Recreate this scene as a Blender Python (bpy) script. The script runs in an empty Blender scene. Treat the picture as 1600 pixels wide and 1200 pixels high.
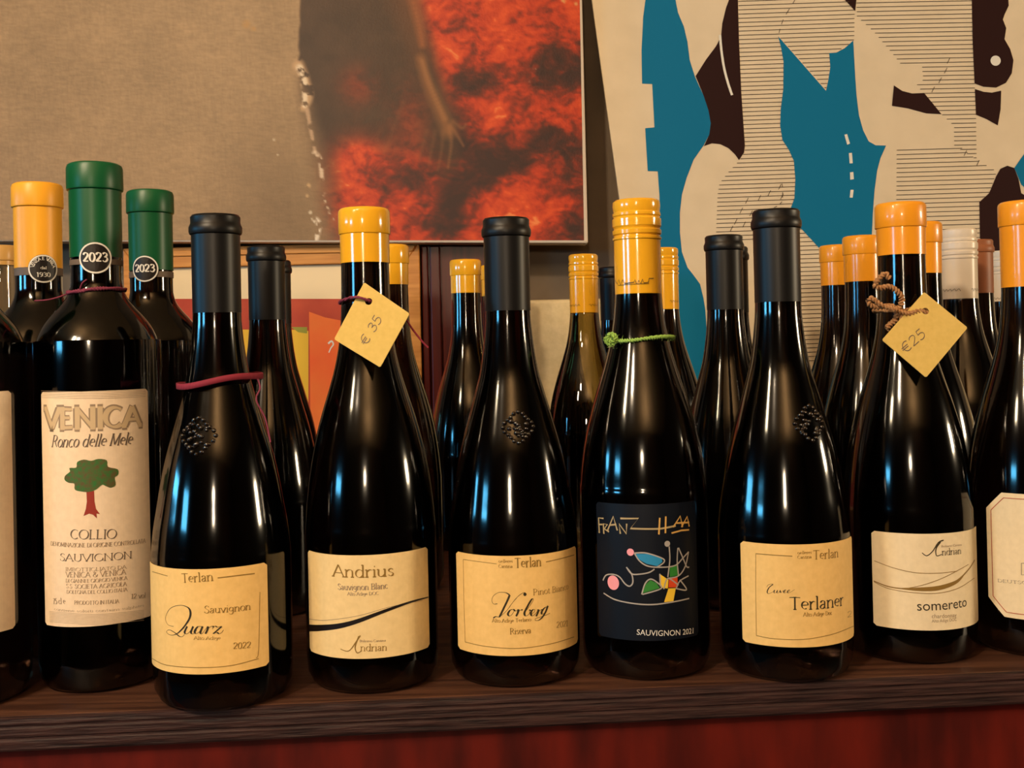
import bpy, bmesh, math, random
import numpy as np
from mathutils import Vector, Matrix
from mathutils.geometry import tessellate_polygon

# ------------------------------------------------------------------ camera, light, exposure
S = bpy.context.scene
COL = S.collection
Z0 = 1.0                     # height of the counter top above the floor
CAMH, F, CX, CY, PITCH, ROLL = 0.2075, 1676.4, 800.0, 522.2, 0.008, -0.022
def cam_axes():
    cp, sp = math.cos(PITCH), math.sin(PITCH); cr, sr = math.cos(ROLL), math.sin(ROLL)
    f = Vector((0, cp, sp)); u = Vector((0, -sp, cp)); r = Vector((1, 0, 0))
    return r*cr + u*sr, -r*sr + u*cr, f
CR, CU, CF = cam_axes()
CAM = Vector((0, 0, CAMH))   # in counter space (z = 0 is the counter top)
cd = bpy.data.cameras.new('camera'); cam = bpy.data.objects.new('camera', cd); COL.objects.link(cam)
cd.sensor_width = 36; cd.lens = F*36/1600; cd.shift_y = (CY-600)/1600; cd.clip_start = 0.02
M4 = Matrix((CR, CU, -CF)).transposed().to_4x4(); M4.translation = CAM + Vector((0, 0, Z0))
cam.matrix_world = M4; S.camera = cam

w = bpy.data.worlds.new('world'); S.world = w; w.use_nodes = True
w.node_tree.nodes['Background'].inputs[0].default_value = (0.5, 0.36, 0.24, 1)
w.node_tree.nodes['Background'].inputs[1].default_value = 0.05
def area(name, loc, aim, sx, sy, power, col, spread=180):
    l = bpy.data.lights.new(name, 'AREA'); l.shape = 'RECTANGLE'; l.size = sx; l.size_y = sy
    l.energy = power; l.color = col; l.spread = math.radians(spread)
    o = bpy.data.objects.new(name, l); COL.objects.link(o); o.location = Vector(loc) + Vector((0, 0, Z0))
    o.rotation_euler = (Vector(aim) - Vector(loc)).to_track_quat('-Z', 'Y').to_euler(); return o
def lamp(name, loc, power, col, rad):
    l = bpy.data.lights.new(name, 'POINT'); l.energy = power; l.color = col; l.shadow_soft_size = rad
    o = bpy.data.objects.new(name, l); COL.objects.link(o); o.location = Vector(loc) + Vector((0, 0, Z0)); return o
WARM = (1.0, 0.77, 0.52)
area('window_light', (-3.0, 0.05, 0.50), (-0.1, 0.67, 0.2), 0.62, 0.24, 17, (0.10, 0.50, 0.85))
area('window_light', (-2.45, -1.18, 0.50), (-0.1, 0.67, 0.2), 0.52, 0.22, 13, (0.10, 0.50, 0.85))
area('side_lamp_light', (2.5, 0.42, 0.50), (0, 0.7, 0.15), 0.24, 0.22, 24, (1.0, 0.78, 0.5))
lamp('front_lamp_light', (-0.12, -1.0, 0.46), 20, WARM, 0.05)
area('table_lamp_light', (-0.60, 0.05, 0.68), (0, 0.68, 0.18), 0.075, 0.14, 3.6, (1, .78, .5))
lamp('ceiling_lamp_light', (-0.75, -0.75, 1.25), 75, WARM, 0.06)
area('added_ceiling_fill', (0.3, -2.2, 1.05), (0.3, -2.2, 2.0), 0.5, 0.5, 60, WARM)  # added unseen fill, brightens the ceiling that the bottle shoulders mirror
S.view_settings.view_transform = 'Standard'; S.view_settings.look = 'None'
S.view_settings.exposure = 0.02; S.view_settings.gamma = 1; S.view_settings.use_curve_mapping = False

# ------------------------------------------------------------------ helpers
def lin(c):
    return tuple((x/255/12.92 if x/255 <= 0.04045 else ((x/255+0.055)/1.055)**2.4) for x in c[:3])
def mat(name, rgb, rough=0.5, spec=0.5, trans=0, ior=1.45, coat=0, metal=0, srgb=True):
    m = bpy.data.materials.new(name); m.use_nodes = True
    b = m.node_tree.nodes['Principled BSDF']
    b.inputs['Base Color'].default_value = (*(lin(rgb) if srgb else rgb), 1)
    b.inputs['Roughness'].default_value = rough; b.inputs['Specular IOR Level'].default_value = spec
    b.inputs['Transmission Weight'].default_value = trans; b.inputs['IOR'].default_value = ior
    b.inputs['Coat Weight'].default_value = coat; b.inputs['Coat Roughness'].default_value = 0.06
    b.inputs['Metallic'].default_value = metal
    return m
def grain(m, c1, c2, scale=(1, 1, 1), nscale=8, bump=0.0, detail=6, wave=False, dist=0.002, rough=None):
    """noise driven colour and fine relief on a material, in object space"""
    nt = m.node_tree; b = nt.nodes['Principled BSDF']
    tc = nt.nodes.new('ShaderNodeTexCoord'); mp = nt.nodes.new('ShaderNodeMapping'); mp.inputs['Scale'].default_value = scale
    nt.links.new(tc.outputs['Object'], mp.inputs['Vector'])
    n = nt.nodes.new('ShaderNodeTexNoise'); n.inputs['Scale'].default_value = nscale; n.inputs['Detail'].default_value = detail
    nt.links.new(mp.outputs[0], n.inputs['Vector'])
    r = nt.nodes.new('ShaderNodeValToRGB'); r.color_ramp.elements[0].position = 0.3; r.color_ramp.elements[1].position = 0.72
    r.color_ramp.elements[0].color = (*lin(c1), 1); r.color_ramp.elements[1].color = (*lin(c2), 1)
    nt.links.new(n.outputs['Fac'], r.inputs[0]); nt.links.new(r.outputs[0], b.inputs['Base Color'])
    if bump:
        bp = nt.nodes.new('ShaderNodeBump'); bp.inputs['Strength'].default_value = bump; bp.inputs['Distance'].default_value = dist
        nt.links.new(n.outputs['Fac'], bp.inputs['Height']); nt.links.new(bp.outputs[0], b.inputs['Normal'])
    return m

M = {}
M['glass'] = mat('dark_bottle_glass', (0.012, 0.006, 0.004), 0.10, 0.5, trans=1.0, ior=1.5, srgb=False)
M['green_glass'] = mat('olive_bottle_glass', (0.30, 0.22, 0.06), 0.03, 0.5, trans=1.0, ior=1.5, srgb=False)
M['pale_glass'] = mat('pale_bottle_glass', (0.80, 0.66, 0.42), 0.03, 0.5, trans=1.0, ior=1.5, srgb=False)
M['crest'] = mat('crest_glass', (0.010, 0.006, 0.004), 0.12, 0.9, srgb=False)
M['wine'] = mat('bottle_inside', (0.003, 0.0016, 0.0012), 0.4, 0.2, srgb=False)
M['yellow'] = mat('yellow_capsule', (238, 176, 40), 0.16, 0.5, coat=0.5)
M['yellow_matt'] = mat('matt_yellow_capsule', (236, 168, 44), 0.38, 0.4)
M['orange'] = mat('orange_capsule', (242, 160, 36), 0.30, 0.4, coat=0.3)
M['black'] = mat('black_capsule', (13, 13, 15), 0.40, 0.38)
M['green'] = mat('green_capsule', (8, 82, 46), 0.38, 0.45)
M['white'] = mat('white_capsule', (226, 214, 196), 0.3, 0.4)
M['brown'] = mat('brown_capsule', (150, 92, 60), 0.45, 0.35)
M['cream_cap'] = mat('cream_capsule', (196, 176, 140), 0.4, 0.35)
M['tan_cap'] = mat('tan_capsule', (205, 160, 90), 0.3, 0.4)
def paper(n, c, r=0.55):
    m = mat(n, c, r, 0.25); d = tuple(max(0, x-9) for x in c)
    return grain(m, d, c, (1, 1, 1), 260, 0.06, 3, dist=0.0004)
M['paper_cream'] = paper('cream_label_paper', (240, 214, 160))
M['paper_amber'] = paper('amber_label_paper', (240, 200, 128))
M['paper_white'] = paper('white_label_paper', (242, 226, 192))
M['paper_venica'] = paper('ivory_label_paper', (242, 220, 192))
M['paper_navy'] = mat('navy_label_paper', (13, 19, 30), 0.45, 0.3)
M['paper_tag'] = paper('tag_card', (216, 186, 106), 0.8)
M['gold'] = mat('dull_gold_ink', (140, 110, 54), 0.5, 0.3)
M['goldhi'] = mat('bright_gold_ink', (214, 170, 96), 0.3, 0.5)
M['ink'] = mat('dark_olive_ink', (52, 44, 24), 0.5)
M['inkb'] = mat('black_ink', (22, 14, 12), 0.45)
M['inkg'] = mat('grey_ink', (150, 130, 108), 0.6)
M['inkgd'] = mat('dark_grey_ink', (104, 90, 78), 0.6)
M['treeg'] = grain(mat('tree_green_ink', (30, 96, 40), 0.6), (36, 110, 48), (96, 70, 40), (1, 1, 1), 420)
M['trunk'] = mat('tree_red_ink', (150, 48, 34), 0.6)
M['redline'] = mat('red_line_ink', (178, 84, 58), 0.6)
M['pinki'] = mat('pink_ink', (240, 160, 175), 0.5); M['bluei'] = mat('blue_ink', (40, 140, 190), 0.5)
M['greeni'] = mat('green_ink', (50, 130, 50), 0.5); M['yeli'] = mat('yellow_ink', (240, 200, 60), 0.5)
M['redi'] = mat('red_ink', (215, 75, 35), 0.5); M['greyi'] = mat('pale_grey_ink', (170, 165, 160), 0.5)
M['whitei'] = mat('white_ink', (225, 222, 215), 0.5)
M['str_red'] = mat('crimson_string', (128, 30, 50), 0.8); M['str_pur'] = mat('purple_string', (120, 45, 70), 0.8)
M['str_grn'] = mat('green_twine', (150, 190, 90), 0.85); M['str_jute'] = grain(mat('jute_twine', (170, 120, 76), 0.9), (140, 95, 55), (196, 150, 104), (1, 1, 1), 600)
M['pcream'] = grain(mat('poster_card', (226, 210, 182), 0.6, 0.3), (218, 202, 174), (226, 210, 182), (1, 1, 1), 30)
M['pblue'] = mat('poster_blue', (0, 112, 156), 0.6, 0.2); M['pdark'] = mat('poster_dark_brown', (40, 14, 14), 0.6, 0.2)
M['pline'] = mat('poster_line', (64, 48, 36), 0.6); M['pwhite'] = mat('poster_pale', (226, 224, 214), 0.6)
M['framew'] = grain(mat('honey_wood', (200, 136, 62), 0.4, 0.4), (186, 120, 52), (216, 152, 76), (0.6, 1, 6), 30, 0.05)
M['mat'] = mat('picture_mount', (244, 224, 184), 0.7)
M['pr_red'] = grain(mat('print_red', (190, 66, 40), 0.6), (176, 56, 36), (200, 78, 46), (1, 1, 1), 30)
M['pr_orange'] = grain(mat('print_orange', (236, 96, 36), 0.6), (238, 84, 30), (240, 130, 50), (1, 1, 1), 12)
M['pr_yellow'] = mat('print_yellow', (232, 188, 50), 0.6); M['pr_olive'] = mat('print_olive', (150, 150, 50), 0.6)
M['redwood'] = grain(mat('dark_red_wood', (70, 16, 9), 0.35, 0.4), (56, 10, 6), (84, 20, 10), (40, 1, 1), 4, 0.05)
M['wall'] = grain(mat('grey_brown_wall', (118, 104, 88), 0.8), (108, 95, 80), (128, 112, 94), (1, 1, 1), 14, 0.1)
M['plaster'] = grain(mat('cream_plaster', (226, 206, 158), 0.8), (216, 196, 150), (230, 210, 166), (1, 1, 1), 120, 0.5, dist=0.001)
M['roomwall'] = grain(mat('brown_room_wall', (60, 44, 32), 0.8), (52, 38, 28), (68, 50, 36), (1, 1, 1), 3)
M['ceil'] = grain(mat('beige_ceiling', (190, 160, 120), 0.9), (180, 150, 112), (196, 166, 126), (1, 1, 1), 3)
M['floor'] = grain(mat('dark_floor', (16, 12, 10), 0.6), (12, 9, 7), (20, 15, 12), (1, 6, 1), 5)
M['shelf'] = grain(mat('brown_stained_wood', (74, 48, 37), 0.45, 0.3), (50, 30, 24), (96, 64, 48), (1.2, 22, 22), 7, 0.35, 8, dist=0.0015)
M['shelf_edge'] = grain(mat('dark_stained_edge', (50, 33, 32), 0.55, 0.25), (32, 21, 22), (66, 43, 40), (1.2, 60, 60), 7, 0.7, 8, dist=0.002)
M['redcab'] = grain(mat('red_stained_wood', (84, 18, 12), 0.5, 0.3), (60, 12, 9), (102, 24, 14), (6, 1, 1.5), 8, 0.15, 8)

def link(name, me, m, parent=None, smooth=False, label=None):
    if m is not None: me.materials.append(m)
    o = bpy.data.objects.new(name, me); COL.objects.link(o)
    if parent: o.parent = parent
    if smooth:
        for p in me.polygons: p.use_smooth = True
    if label: o['label'] = label
    return o
def obj(name, V, Fc, m, parent=None, smooth=False, label=None):
    me = bpy.data.meshes.new(name); me.from_pydata([tuple(v) for v in V], [], Fc); me.update()
    return link(name, me, m, parent, smooth, label)
def empty(name, loc, label, cat, group=None):
    o = bpy.data.objects.new(name, None); o.empty_display_size = 0.02; COL.objects.link(o)
    o.location = Vector(loc) + Vector((0, 0, Z0)); o['label'] = label; o['category'] = cat
    if cat == 'bottle': group = 'dark wine bottles standing in rows on the counter'
    if cat == 'tag': group = 'yellow card price tags'
    if group: o['group'] = group
    return o
def struct(o): o['kind'] = 'structure'; return o
def prism(name, pts, z0, z1, m, parent=None, bev=0.0):
    n = len(pts); V = [(x, y, z0) for x, y in pts] + [(x, y, z1) for x, y in pts]
    Fc = [list(range(n))[::-1], list(range(n, 2*n))] + [(i, (i+1) % n, n+(i+1) % n, n+i) for i in range(n)]
    o = obj(name, V, Fc, m, parent)
    if bev:
        b = o.modifiers.new('b', 'BEVEL'); b.width = bev; b.segments = 2
    return o
def box(name, a, b, m, parent=None, bev=0.0):
    return prism(name, [(a[0], a[1]), (b[0], a[1]), (b[0], b[1]), (a[0], b[1])], a[2], b[2], m, parent, bev)
def lathe(name, prof, m, parent=None, seg=64, label=None, close=True):
    V = []; Fc = []
    for r, z in prof:
        for i in range(seg):
            a = 2*math.pi*i/seg; V.append((r*math.cos(a), r*math.sin(a), z))
    for j in range(len(prof)-1):
        for i in range(seg):
            k = (i+1) % seg
            Fc.append((j*seg+i, j*seg+k, (j+1)*seg+k, (j+1)*seg+i))
    if close:
        Fc.append(tuple(range(seg))[::-1]); Fc.append(tuple((len(prof)-1)*seg+i for i in range(seg)))
    o = obj(name, V, Fc, m, parent, False, label)
    for p in o.data.polygons: p.use_smooth = len(p.vertices) == 4
    o.data.set_sharp_from_angle(angle=math.radians(28))
    return o
def catmull(P, n=8, closed=False):
    P = [tuple(p) for p in P]; out = []; N = len(P)
    if N < 3: return P
    rng = N if closed else N-1
    for i in range(rng):
        g = (lambda k: P[k % N]) if closed else (lambda k: P[min(max(k, 0), N-1)])
        p0, p1, p2, p3 = g(i-1), g(i), g(i+1), g(i+2)
        for s in range(n):
            t = s/n
            out.append(tuple(0.5*(2*b+(c-a)*t+(2*a-5*b+4*c-d)*t*t+(3*b-a-3*c+d)*t**3) for a, b, c, d in zip(p0, p1, p2, p3)))
    if not closed: out.append(P[-1])
    return out
def tube(name, P, r, m, parent=None, closed=False, seg=8, twist=None, label=None):
    """tube along P; twist=(turns per m, amplitude) gives a laid two-strand twine"""
    P = [Vector(p) for p in P]; V = []; Fc = []
    def strand(ph, rr):
        base = len(V); n = len(P); L = 0
        for i, p in enumerate(P):
            a = P[i-1] if (i or closed) else p; b = P[(i+1) % n] if (i < n-1 or closed) else p
            t = (b-a).normalized(); up = Vector((0, 0, 1)) if abs(t.z) < 0.9 else Vector((1, 0, 0))
            x = t.cross(up).normalized(); y = t.cross(x)
            if i: L += (p-P[i-1]).length
            c = p
            if twist:
                an = L*twist[0]*2*math.pi+ph; c = p+(x*math.cos(an)+y*math.sin(an))*twist[1]
            for k in range(seg):
                q = 2*math.pi*k/seg; V.append(c+(x*math.cos(q)+y*math.sin(q))*rr)
        for i in range(n if closed else n-1):
            for k in range(seg):
                j = (i+1) % n; l = (k+1) % seg
                Fc.append((base+i*seg+k, base+i*seg+l, base+j*seg+l, base+j*seg+k))
        if not closed:
            Fc.append(tuple(base+k for k in range(seg))); Fc.append(tuple(base+(n-1)*seg+k for k in range(seg))[::-1])
    if twist: strand(0, r); strand(math.pi, r)
    else: strand(0, r)
    return obj(name, V, Fc, m, parent, True, label)

def ray(px, py):
    d = CF + CR*((px-CX)/F) - CU*((py-CY)/F); return d/d.y
def at(px, py, Y): return CAM + ray(px, py)*Y
def atz(px, py, z):
    d = ray(px, py); return CAM + d*((z-CAMH)/d.z)

# ------------------------------------------------------------------ sheets: print measured on flat or round surfaces
class Cyl:                  # a printed sheet wrapped round a bottle
    def __init__(s, X, Y, R): s.X, s.Y, s.R = X, Y, R
    def uv(s, px, py):
        d = ray(px, py); a = d.x*d.x+1; b = -(d.x*s.X+s.Y); c = s.X**2+s.Y**2-s.R**2
        q = b*b-a*c; t = (-b-math.sqrt(max(q, 0)))/a
        return (math.atan2(t*d.x-s.X, s.Y-t)*s.R, CAMH+t*d.z)
    def p3(s, u, v, e=0.0): th = u/s.R; R = s.R+e; return (R*math.sin(th), -R*math.cos(th), v)
class Flat:                 # a printed sheet on a plane
    def __init__(s, O, ux, uy):
        s.O = Vector(O); s.ux = Vector(ux).normalized(); s.n = s.ux.cross(Vector(uy)).normalized(); s.uy = s.n.cross(s.ux)
    def uv(s, px, py):
        d = ray(px, py); t = (s.O-CAM).dot(s.n)/d.dot(s.n); q = CAM+d*t-s.O
        return (q.dot(s.ux), q.dot(s.uy))
    def p3(s, u, v, e=0.0): return s.O+s.ux*u+s.uy*v+s.n*e
class Ink:
    """collects flat print on a sheet; build() makes one mesh with a hair of depth above the paper"""
    def __init__(s, sheet, lift=0.00015): s.sh = sheet; s.T = []; s.lift = lift
    def tri(s, a, b, c):
        mx = 0.003 if isinstance(s.sh, Cyl) else 9
        st = [(a, b, c)]
        while st:
            a, b, c = st.pop(); L = [math.dist(a, b), math.dist(b, c), math.dist(c, a)]; k = L.index(max(L))
            if L[k] > mx:
                if k == 1: a, b, c = b, c, a
                elif k == 2: a, b, c = c, a, b
                m_ = ((a[0]+b[0])/2, (a[1]+b[1])/2); st += [(a, m_, c), (m_, b, c)]
            else: s.T.append((a, b, c))
    def poly(s, P):
        P = [(p[0], p[1]) for p in P]
        for t in tessellate_polygon([[Vector((x, y, 0)) for x, y in P]]): s.tri(P[t[0]], P[t[1]], P[t[2]])
    def polypx(s, P, smooth=0):
        if smooth: P = catmull(P, smooth, True)
        s.poly([s.sh.uv(*p) for p in P])
    def line(s, P, w0, w1=None):
        """ribbon; w0 may be a function(dx, dy, t)"""
        n = len(P)
        if n < 2: return
        Lf = []; Rt = []
        for i in range(n):
            a = P[max(i-1, 0)]; b = P[min(i+1, n-1)]; dx, dy = b[0]-a[0], b[1]-a[1]; L = math.hypot(dx, dy) or 1e-9
            dx /= L; dy /= L; t = i/(n-1)
            wd = w0(dx, dy, t) if callable(w0) else (w0 if w1 is None else w0+(w1-w0)*t)
            Lf.append((P[i][0]-dy*wd/2, P[i][1]+dx*wd/2)); Rt.append((P[i][0]+dy*wd/2, P[i][1]-dx*wd/2))
        for i in range(n-1):
            s.tri(Lf[i], Rt[i], Rt[i+1]); s.tri(Lf[i], Rt[i+1], Lf[i+1])
    def linepx(s, P, w0, w1=None, smooth=6):
        if smooth and len(P) > 2: P = catmull(P, smooth)
        elif len(P) == 2: P = [tuple(P[0][k]+(P[1][k]-P[0][k])*i/12 for k in (0, 1)) for i in range(13)]
        s.line([s.sh.uv(*p) for p in P], w0, w1)
    def disc(s, c, r, n=24, ry=None):
        ry = ry or r; s.poly([(c[0]+r*math.cos(2*math.pi*i/n), c[1]+ry*math.sin(2*math.pi*i/n)) for i in range(n)])
    def ring(s, c, r, wd, n=40):
        s.line([(c[0]+r*math.cos(2*math.pi*i/n), c[1]+r*math.sin(2*math.pi*i/n)) for i in range(n+1)], wd)
    def build(s, name, m, parent, label=None):
        V = []; Fc = []
        for i, t in enumerate(s.T):
            ar = (t[1][0]-t[0][0])*(t[2][1]-t[0][1])-(t[1][1]-t[0][1])*(t[2][0]-t[0][0])
            if ar < 0: t = (t[0], t[2], t[1])
            for p in t: V.append(s.sh.p3(p[0], p[1], s.lift))
            Fc.append((3*i, 3*i+1, 3*i+2))
        return obj(name, V, Fc, m, parent, False, label)
    # ---- text
    def text(s, txt, px0, px1, h, style='serif', wgt=0.09, slant=0.0, fit=True, contrast=0.75):
        """lettering along the baseline px0->px1 (photo pixels of the sheet point), cap height h in metres"""
        a = s.sh.uv(*px0); b = s.sh.uv(*px1); s.textuv(txt, a, b, h, style, wgt, slant, contrast)
    def textuv(s, txt, a, b, h, style='serif', wgt=0.09, slant=0.0, contrast=0.75):
        L = math.dist(a, b); e = ((b[0]-a[0])/L, (b[1]-a[1])/L); nrm = (-e[1], e[0])
        if style == 'sans':
            V, Fc, W = bfont(txt); k = L/W; hh = h/0.7
            T = lambda x, y: (a[0]+e[0]*(x*k+y*hh*slant)+nrm[0]*y*hh, a[1]+e[1]*(x*k+y*hh*slant)+nrm[1]*y*hh)
            for f in Fc: s.tri(T(*V[f[0]]), T(*V[f[1]]), T(*V[f[2]]))
            return
        st, W = layout(txt, style); k = L/W; hh = h/0.72
        T = lambda x, y: (a[0]+e[0]*(x*k+y*hh*slant)+nrm[0]*y*hh, a[1]+e[1]*(x*k+y*hh*slant)+nrm[1]*y*hh)
        th = hh*wgt; tn = th*(1-contrast); ph = math.radians(62 if slant else 68)
        for kind, P in st:
            Q = [T(*p) for p in P]
            if len(Q) == 2: Q = [Q[0], ((Q[0][0]+Q[1][0])/2, (Q[0][1]+Q[1][1])/2), Q[1]]
            if kind == 'serif': s.line(Q, tn*1.2+th*0.30)
            else:
                s.line(Q, lambda dx, dy, t: tn+(th-tn)*abs(dx*math.sin(ph-math.pi/2)-dy*math.cos(ph-math.pi/2))**1.3)
_bf = {}
def bfont(txt):
    if txt in _bf: return _bf[txt]
    c = bpy.data.curves.new('t', 'FONT'); c.body = txt; c.size = 1.0; c.resolution_u = 3
    o = bpy.data.objects.new('t', c); COL.objects.link(o)
    me = bpy.data.meshes.new_from_object(o.evaluated_get(bpy.context.evaluated_depsgraph_get()))
    V = [(v.co.x, v.co.y) for v in me.vertices]; me.calc_loop_triangles()
    Fc = [tuple(t.vertices) for t in me.loop_triangles]
    x0 = min(v[0] for v in V); x1 = max(v[0] for v in V); V = [(x-x0, y) for x, y in V]
    bpy.data.objects.remove(o); bpy.data.curves.remove(c); bpy.data.meshes.remove(me)
    _bf[txt] = (V, Fc, x1-x0); return _bf[txt]
# stroke letters: advance, then strokes 'L' straight / 'C' curved; baseline 0, x-height .46, capitals .72
def arc(cx, cy, rx, ry, a0, a1, n=10):
    return [(cx+rx*math.cos(math.radians(a0+(a1-a0)*i/n)), cy+ry*math.sin(math.radians(a0+(a1-a0)*i/n))) for i in range(n+1)]
X = 0.46
G = {
 'A': (.70, [[(.03, 0), (.34, .74)], [(.34, .74), (.65, 0)], [(.14, .24), (.54, .24)]]),
 'B': (.56, [[(.10, 0), (.10, .72)], [(.10, .72), (.28, .72)]+arc(.28, .55, .17, .17, 90, -90)+[(.10, .38)], arc(.29, .19, .20, .19, 90, -90)+[(.10, 0)]]),
 'C': (.66, [arc(.37, .36, .32, .37, 48, 312, 16)]),
 'D': (.70, [[(.10, 0), (.10, .72)], [(.10, .72), (.28, .72)]+arc(.28, .36, .34, .36, 90, -90, 12)+[(.10, 0)]]),
 'E': (.54, [[(.10, 0), (.10, .72)], [(.10, .72), (.46, .70)], [(.10, .38), (.38, .38)], [(.10, 0), (.48, .02)]]),
 'F': (.52, [[(.10, 0), (.10, .72)], [(.10, .72), (.46, .70)], [(.10, .38), (.38, .38)]]),
 'G': (.72, [arc(.38, .36, .33, .37, 48, 330, 16), [(.66, .30), (.66, .05)]]),
 'I': (.24, [[(.12, 0), (.12, .72)]]),
 'L': (.52, [[(.10, 0), (.10, .72)], [(.10, 0), (.46, .02)]]),
 'M': (.84, [[(.10, 0), (.13, .72)], [(.13, .72), (.42, .05)], [(.42, .05), (.71, .72)], [(.71, .72), (.74, 0)]]),
 'N': (.74, [[(.10, 0), (.10, .72)], [(.10, .72), (.62, 0)], [(.62, 0), (.62, .72)]]),
 'O': (.78, [arc(.39, .36, .34, .37, 90, 450, 20)]),
 'P': (.56, [[(.10, 0), (.10, .72)], [(.10, .72), (.26, .72)]+arc(.26, .53, .20, .19, 90, -90)+[(.10, .34)]]),
 'R': (.62, [[(.10, 0), (.10, .72)], [(.10, .72), (.26, .72)]+arc(.26, .54, .19, .18, 90, -90)+[(.10, .36)], [(.28, .36), (.58, 0)]]),
 'S': (.50, [[(.42, .60), (.36, .70), (.24, .735), (.11, .66), (.09, .53), (.22, .41), (.38, .30), (.43, .16), (.34, .02), (.20, -.015), (.08, .06), (.05, .15)]]),
 'T': (.62, [[(.31, 0), (.31, .72)], [(.02, .70), (.31, .72)], [(.31, .72), (.60, .70)]]),
 'U': (.70, [[(.10, .72), (.10, .25)]+arc(.34, .25, .24, .26, 180, 360)+[(.58, .72)]]),
 'V': (.66, [[(.02, .72), (.33, 0)], [(.33, 0), (.64, .72)]]),
 'Z': (.56, [[(.04, .70), (.52, .70)], [(.52, .70), (.04, .02)], [(.04, .02), (.54, .02)]]),
 '&': (.70, [[(.66, .34), (.50, .06), (.26, -.01), (.08, .12), (.12, .30), (.36, .50), (.38, .66), (.26, .73), (.16, .62), (.24, .44), (.60, .0)]]),
 'a': (.46, [[(.08, .36), (.15, .45), (.28, .45), (.34, .36), (.34, .06), (.42, 0)], [(.34, .26), (.16, .22), (.07, .12), (.12, .01), (.25, .01), (.34, .11)]]),
 'b': (.52, [[(.09, .76), (.09, .02)], arc(.26, .23, .18, .24, 170, -170, 14)]),
 'c': (.42, [arc(.24, .23, .19, .24, 45, 315, 12)]),
 'd': (.54, [[(.43, .76), (.43, 0)], arc(.25, .23, .19, .24, 20, 340, 14)]),
 'e': (.46, [[(.06, .25), (.41, .27)]+arc(.235, .25, .175, .215, 8, 300, 14)]),
 'g': (.50, [arc(.23, .27, .17, .19, 90, 450, 14), [(.40, .44), (.41, .0), (.34, -.20), (.18, -.24), (.06, -.16)]]),
 'h': (.54, [[(.09, .76), (.09, 0)], [(.09, .32), (.20, .44), (.34, .45), (.42, .34), (.42, 0)]]),
 'i': (.24, [[(.12, .46), (.12, 0)], [(.10, .64), (.145, .66)]]),
 'l': (.24, [[(.12, .76), (.12, 0)]]),
 'm': (.82, [[(.09, .46), (.09, 0)], [(.09, .32), (.20, .44), (.32, .45), (.40, .34), (.40, 0)], [(.40, .32), (.52, .44), (.63, .45), (.71, .34), (.71, 0)]]),
 'n': (.54, [[(.09, .46), (.09, 0)], [(.09, .32), (.20, .44), (.34, .45), (.42, .34), (.42, 0)]]),
 'o': (.50, [arc(.25, .23, .20, .24, 90, 450, 16)]),
 'p': (.52, [[(.09, .46), (.09, -.22)], arc(.26, .23, .18, .24, 170, -170, 14)]),
 'r': (.36, [[(.09, .46), (.09, 0)], [(.09, .30), (.18, .42), (.28, .46), (.34, .42)]]),
 's': (.38, [[(.31, .38), (.22, .46), (.10, .40), (.10, .29), (.28, .19), (.32, .08), (.20, -.01), (.06, .08)]]),
 't': (.32, [[(.14, .60), (.14, .06), (.22, 0), (.30, .05)], [(.03, .45), (.28, .45)]]),
 'u': (.54, [[(.09, .46), (.09, .12), (.18, .01), (.32, .03), (.42, .14)], [(.42, .46), (.42, 0)]]),
 'v': (.46, [[(.03, .46), (.23, 0)], [(.23, 0), (.43, .46)]]),
 'z': (.44, [[(.05, .44), (.38, .44)], [(.38, .44), (.05, .02)], [(.05, .02), (.41, .02)]]),
 '0': (.50, [arc(.25, .34, .19, .35, 90, 450, 18)]),
 '1': (.34, [[(.06, .58), (.18, .70)], [(.18, .70), (.18, 0)]]),
 '2': (.50, [[(.06, .54), (.12, .66), (.25, .70), (.38, .64), (.40, .48), (.28, .28), (.06, .02)], [(.06, .02), (.44, .03)]]),
 '3': (.48, [[(.07, .60), (.18, .70), (.34, .66), (.38, .53), (.30, .41), (.18, .37)], [(.18, .37), (.34, .34), (.42, .20), (.34, .04), (.18, -.01), (.05, .08)]]),
 '5': (.48, [[(.38, .70), (.12, .70)], [(.12, .70), (.10, .40)], [(.10, .40), (.24, .44), (.38, .36), (.41, .20), (.32, .04), (.17, -.01), (.05, .06)]]),
 '9': (.50, [arc(.25, .50, .17, .19, 0, 360, 14), [(.42, .50), (.40, .25), (.30, .06), (.14, -.01)]]),
 '7': (.48, [[(.06, .68), (.44, .68)], [(.44, .68), (.28, .36), (.20, 0)]]),
 '€': (.56, [arc(.34, .35, .24, .35, 55, 305, 14), [(.0, .42), (.42, .42)], [(.0, .28), (.40, .28)]]),
 '.': (.2, [[(.08, .02), (.12, .02)]]), ',': (.2, [[(.12, .04), (.08, -.1)]]), "'": (.16, [[(.08, .72), (.06, .6)]]),
 ' ': (.28, []),
 'Q': (.95, [[(.62, .60), (.50, .80), (.30, .78), (.12, .55), (.10, .25), (.24, .02), (.44, .04), (.62, .28), (.66, .55), (.56, .78), (.40, .84)], [(.12, .02), (.22, .12), (.36, .06), (.55, -.10), (.80, -.06)]]),
}
G['Vs'] = (.92, [[(.05, .48), (.02, .64), (.10, .80), (.26, .86), (.42, .80), (.40, .40), (.26, .02)], [(.26, .02), (.50, .30), (.68, .66), (.80, .86), (.92, .86), (.90, .78)]])
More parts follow.
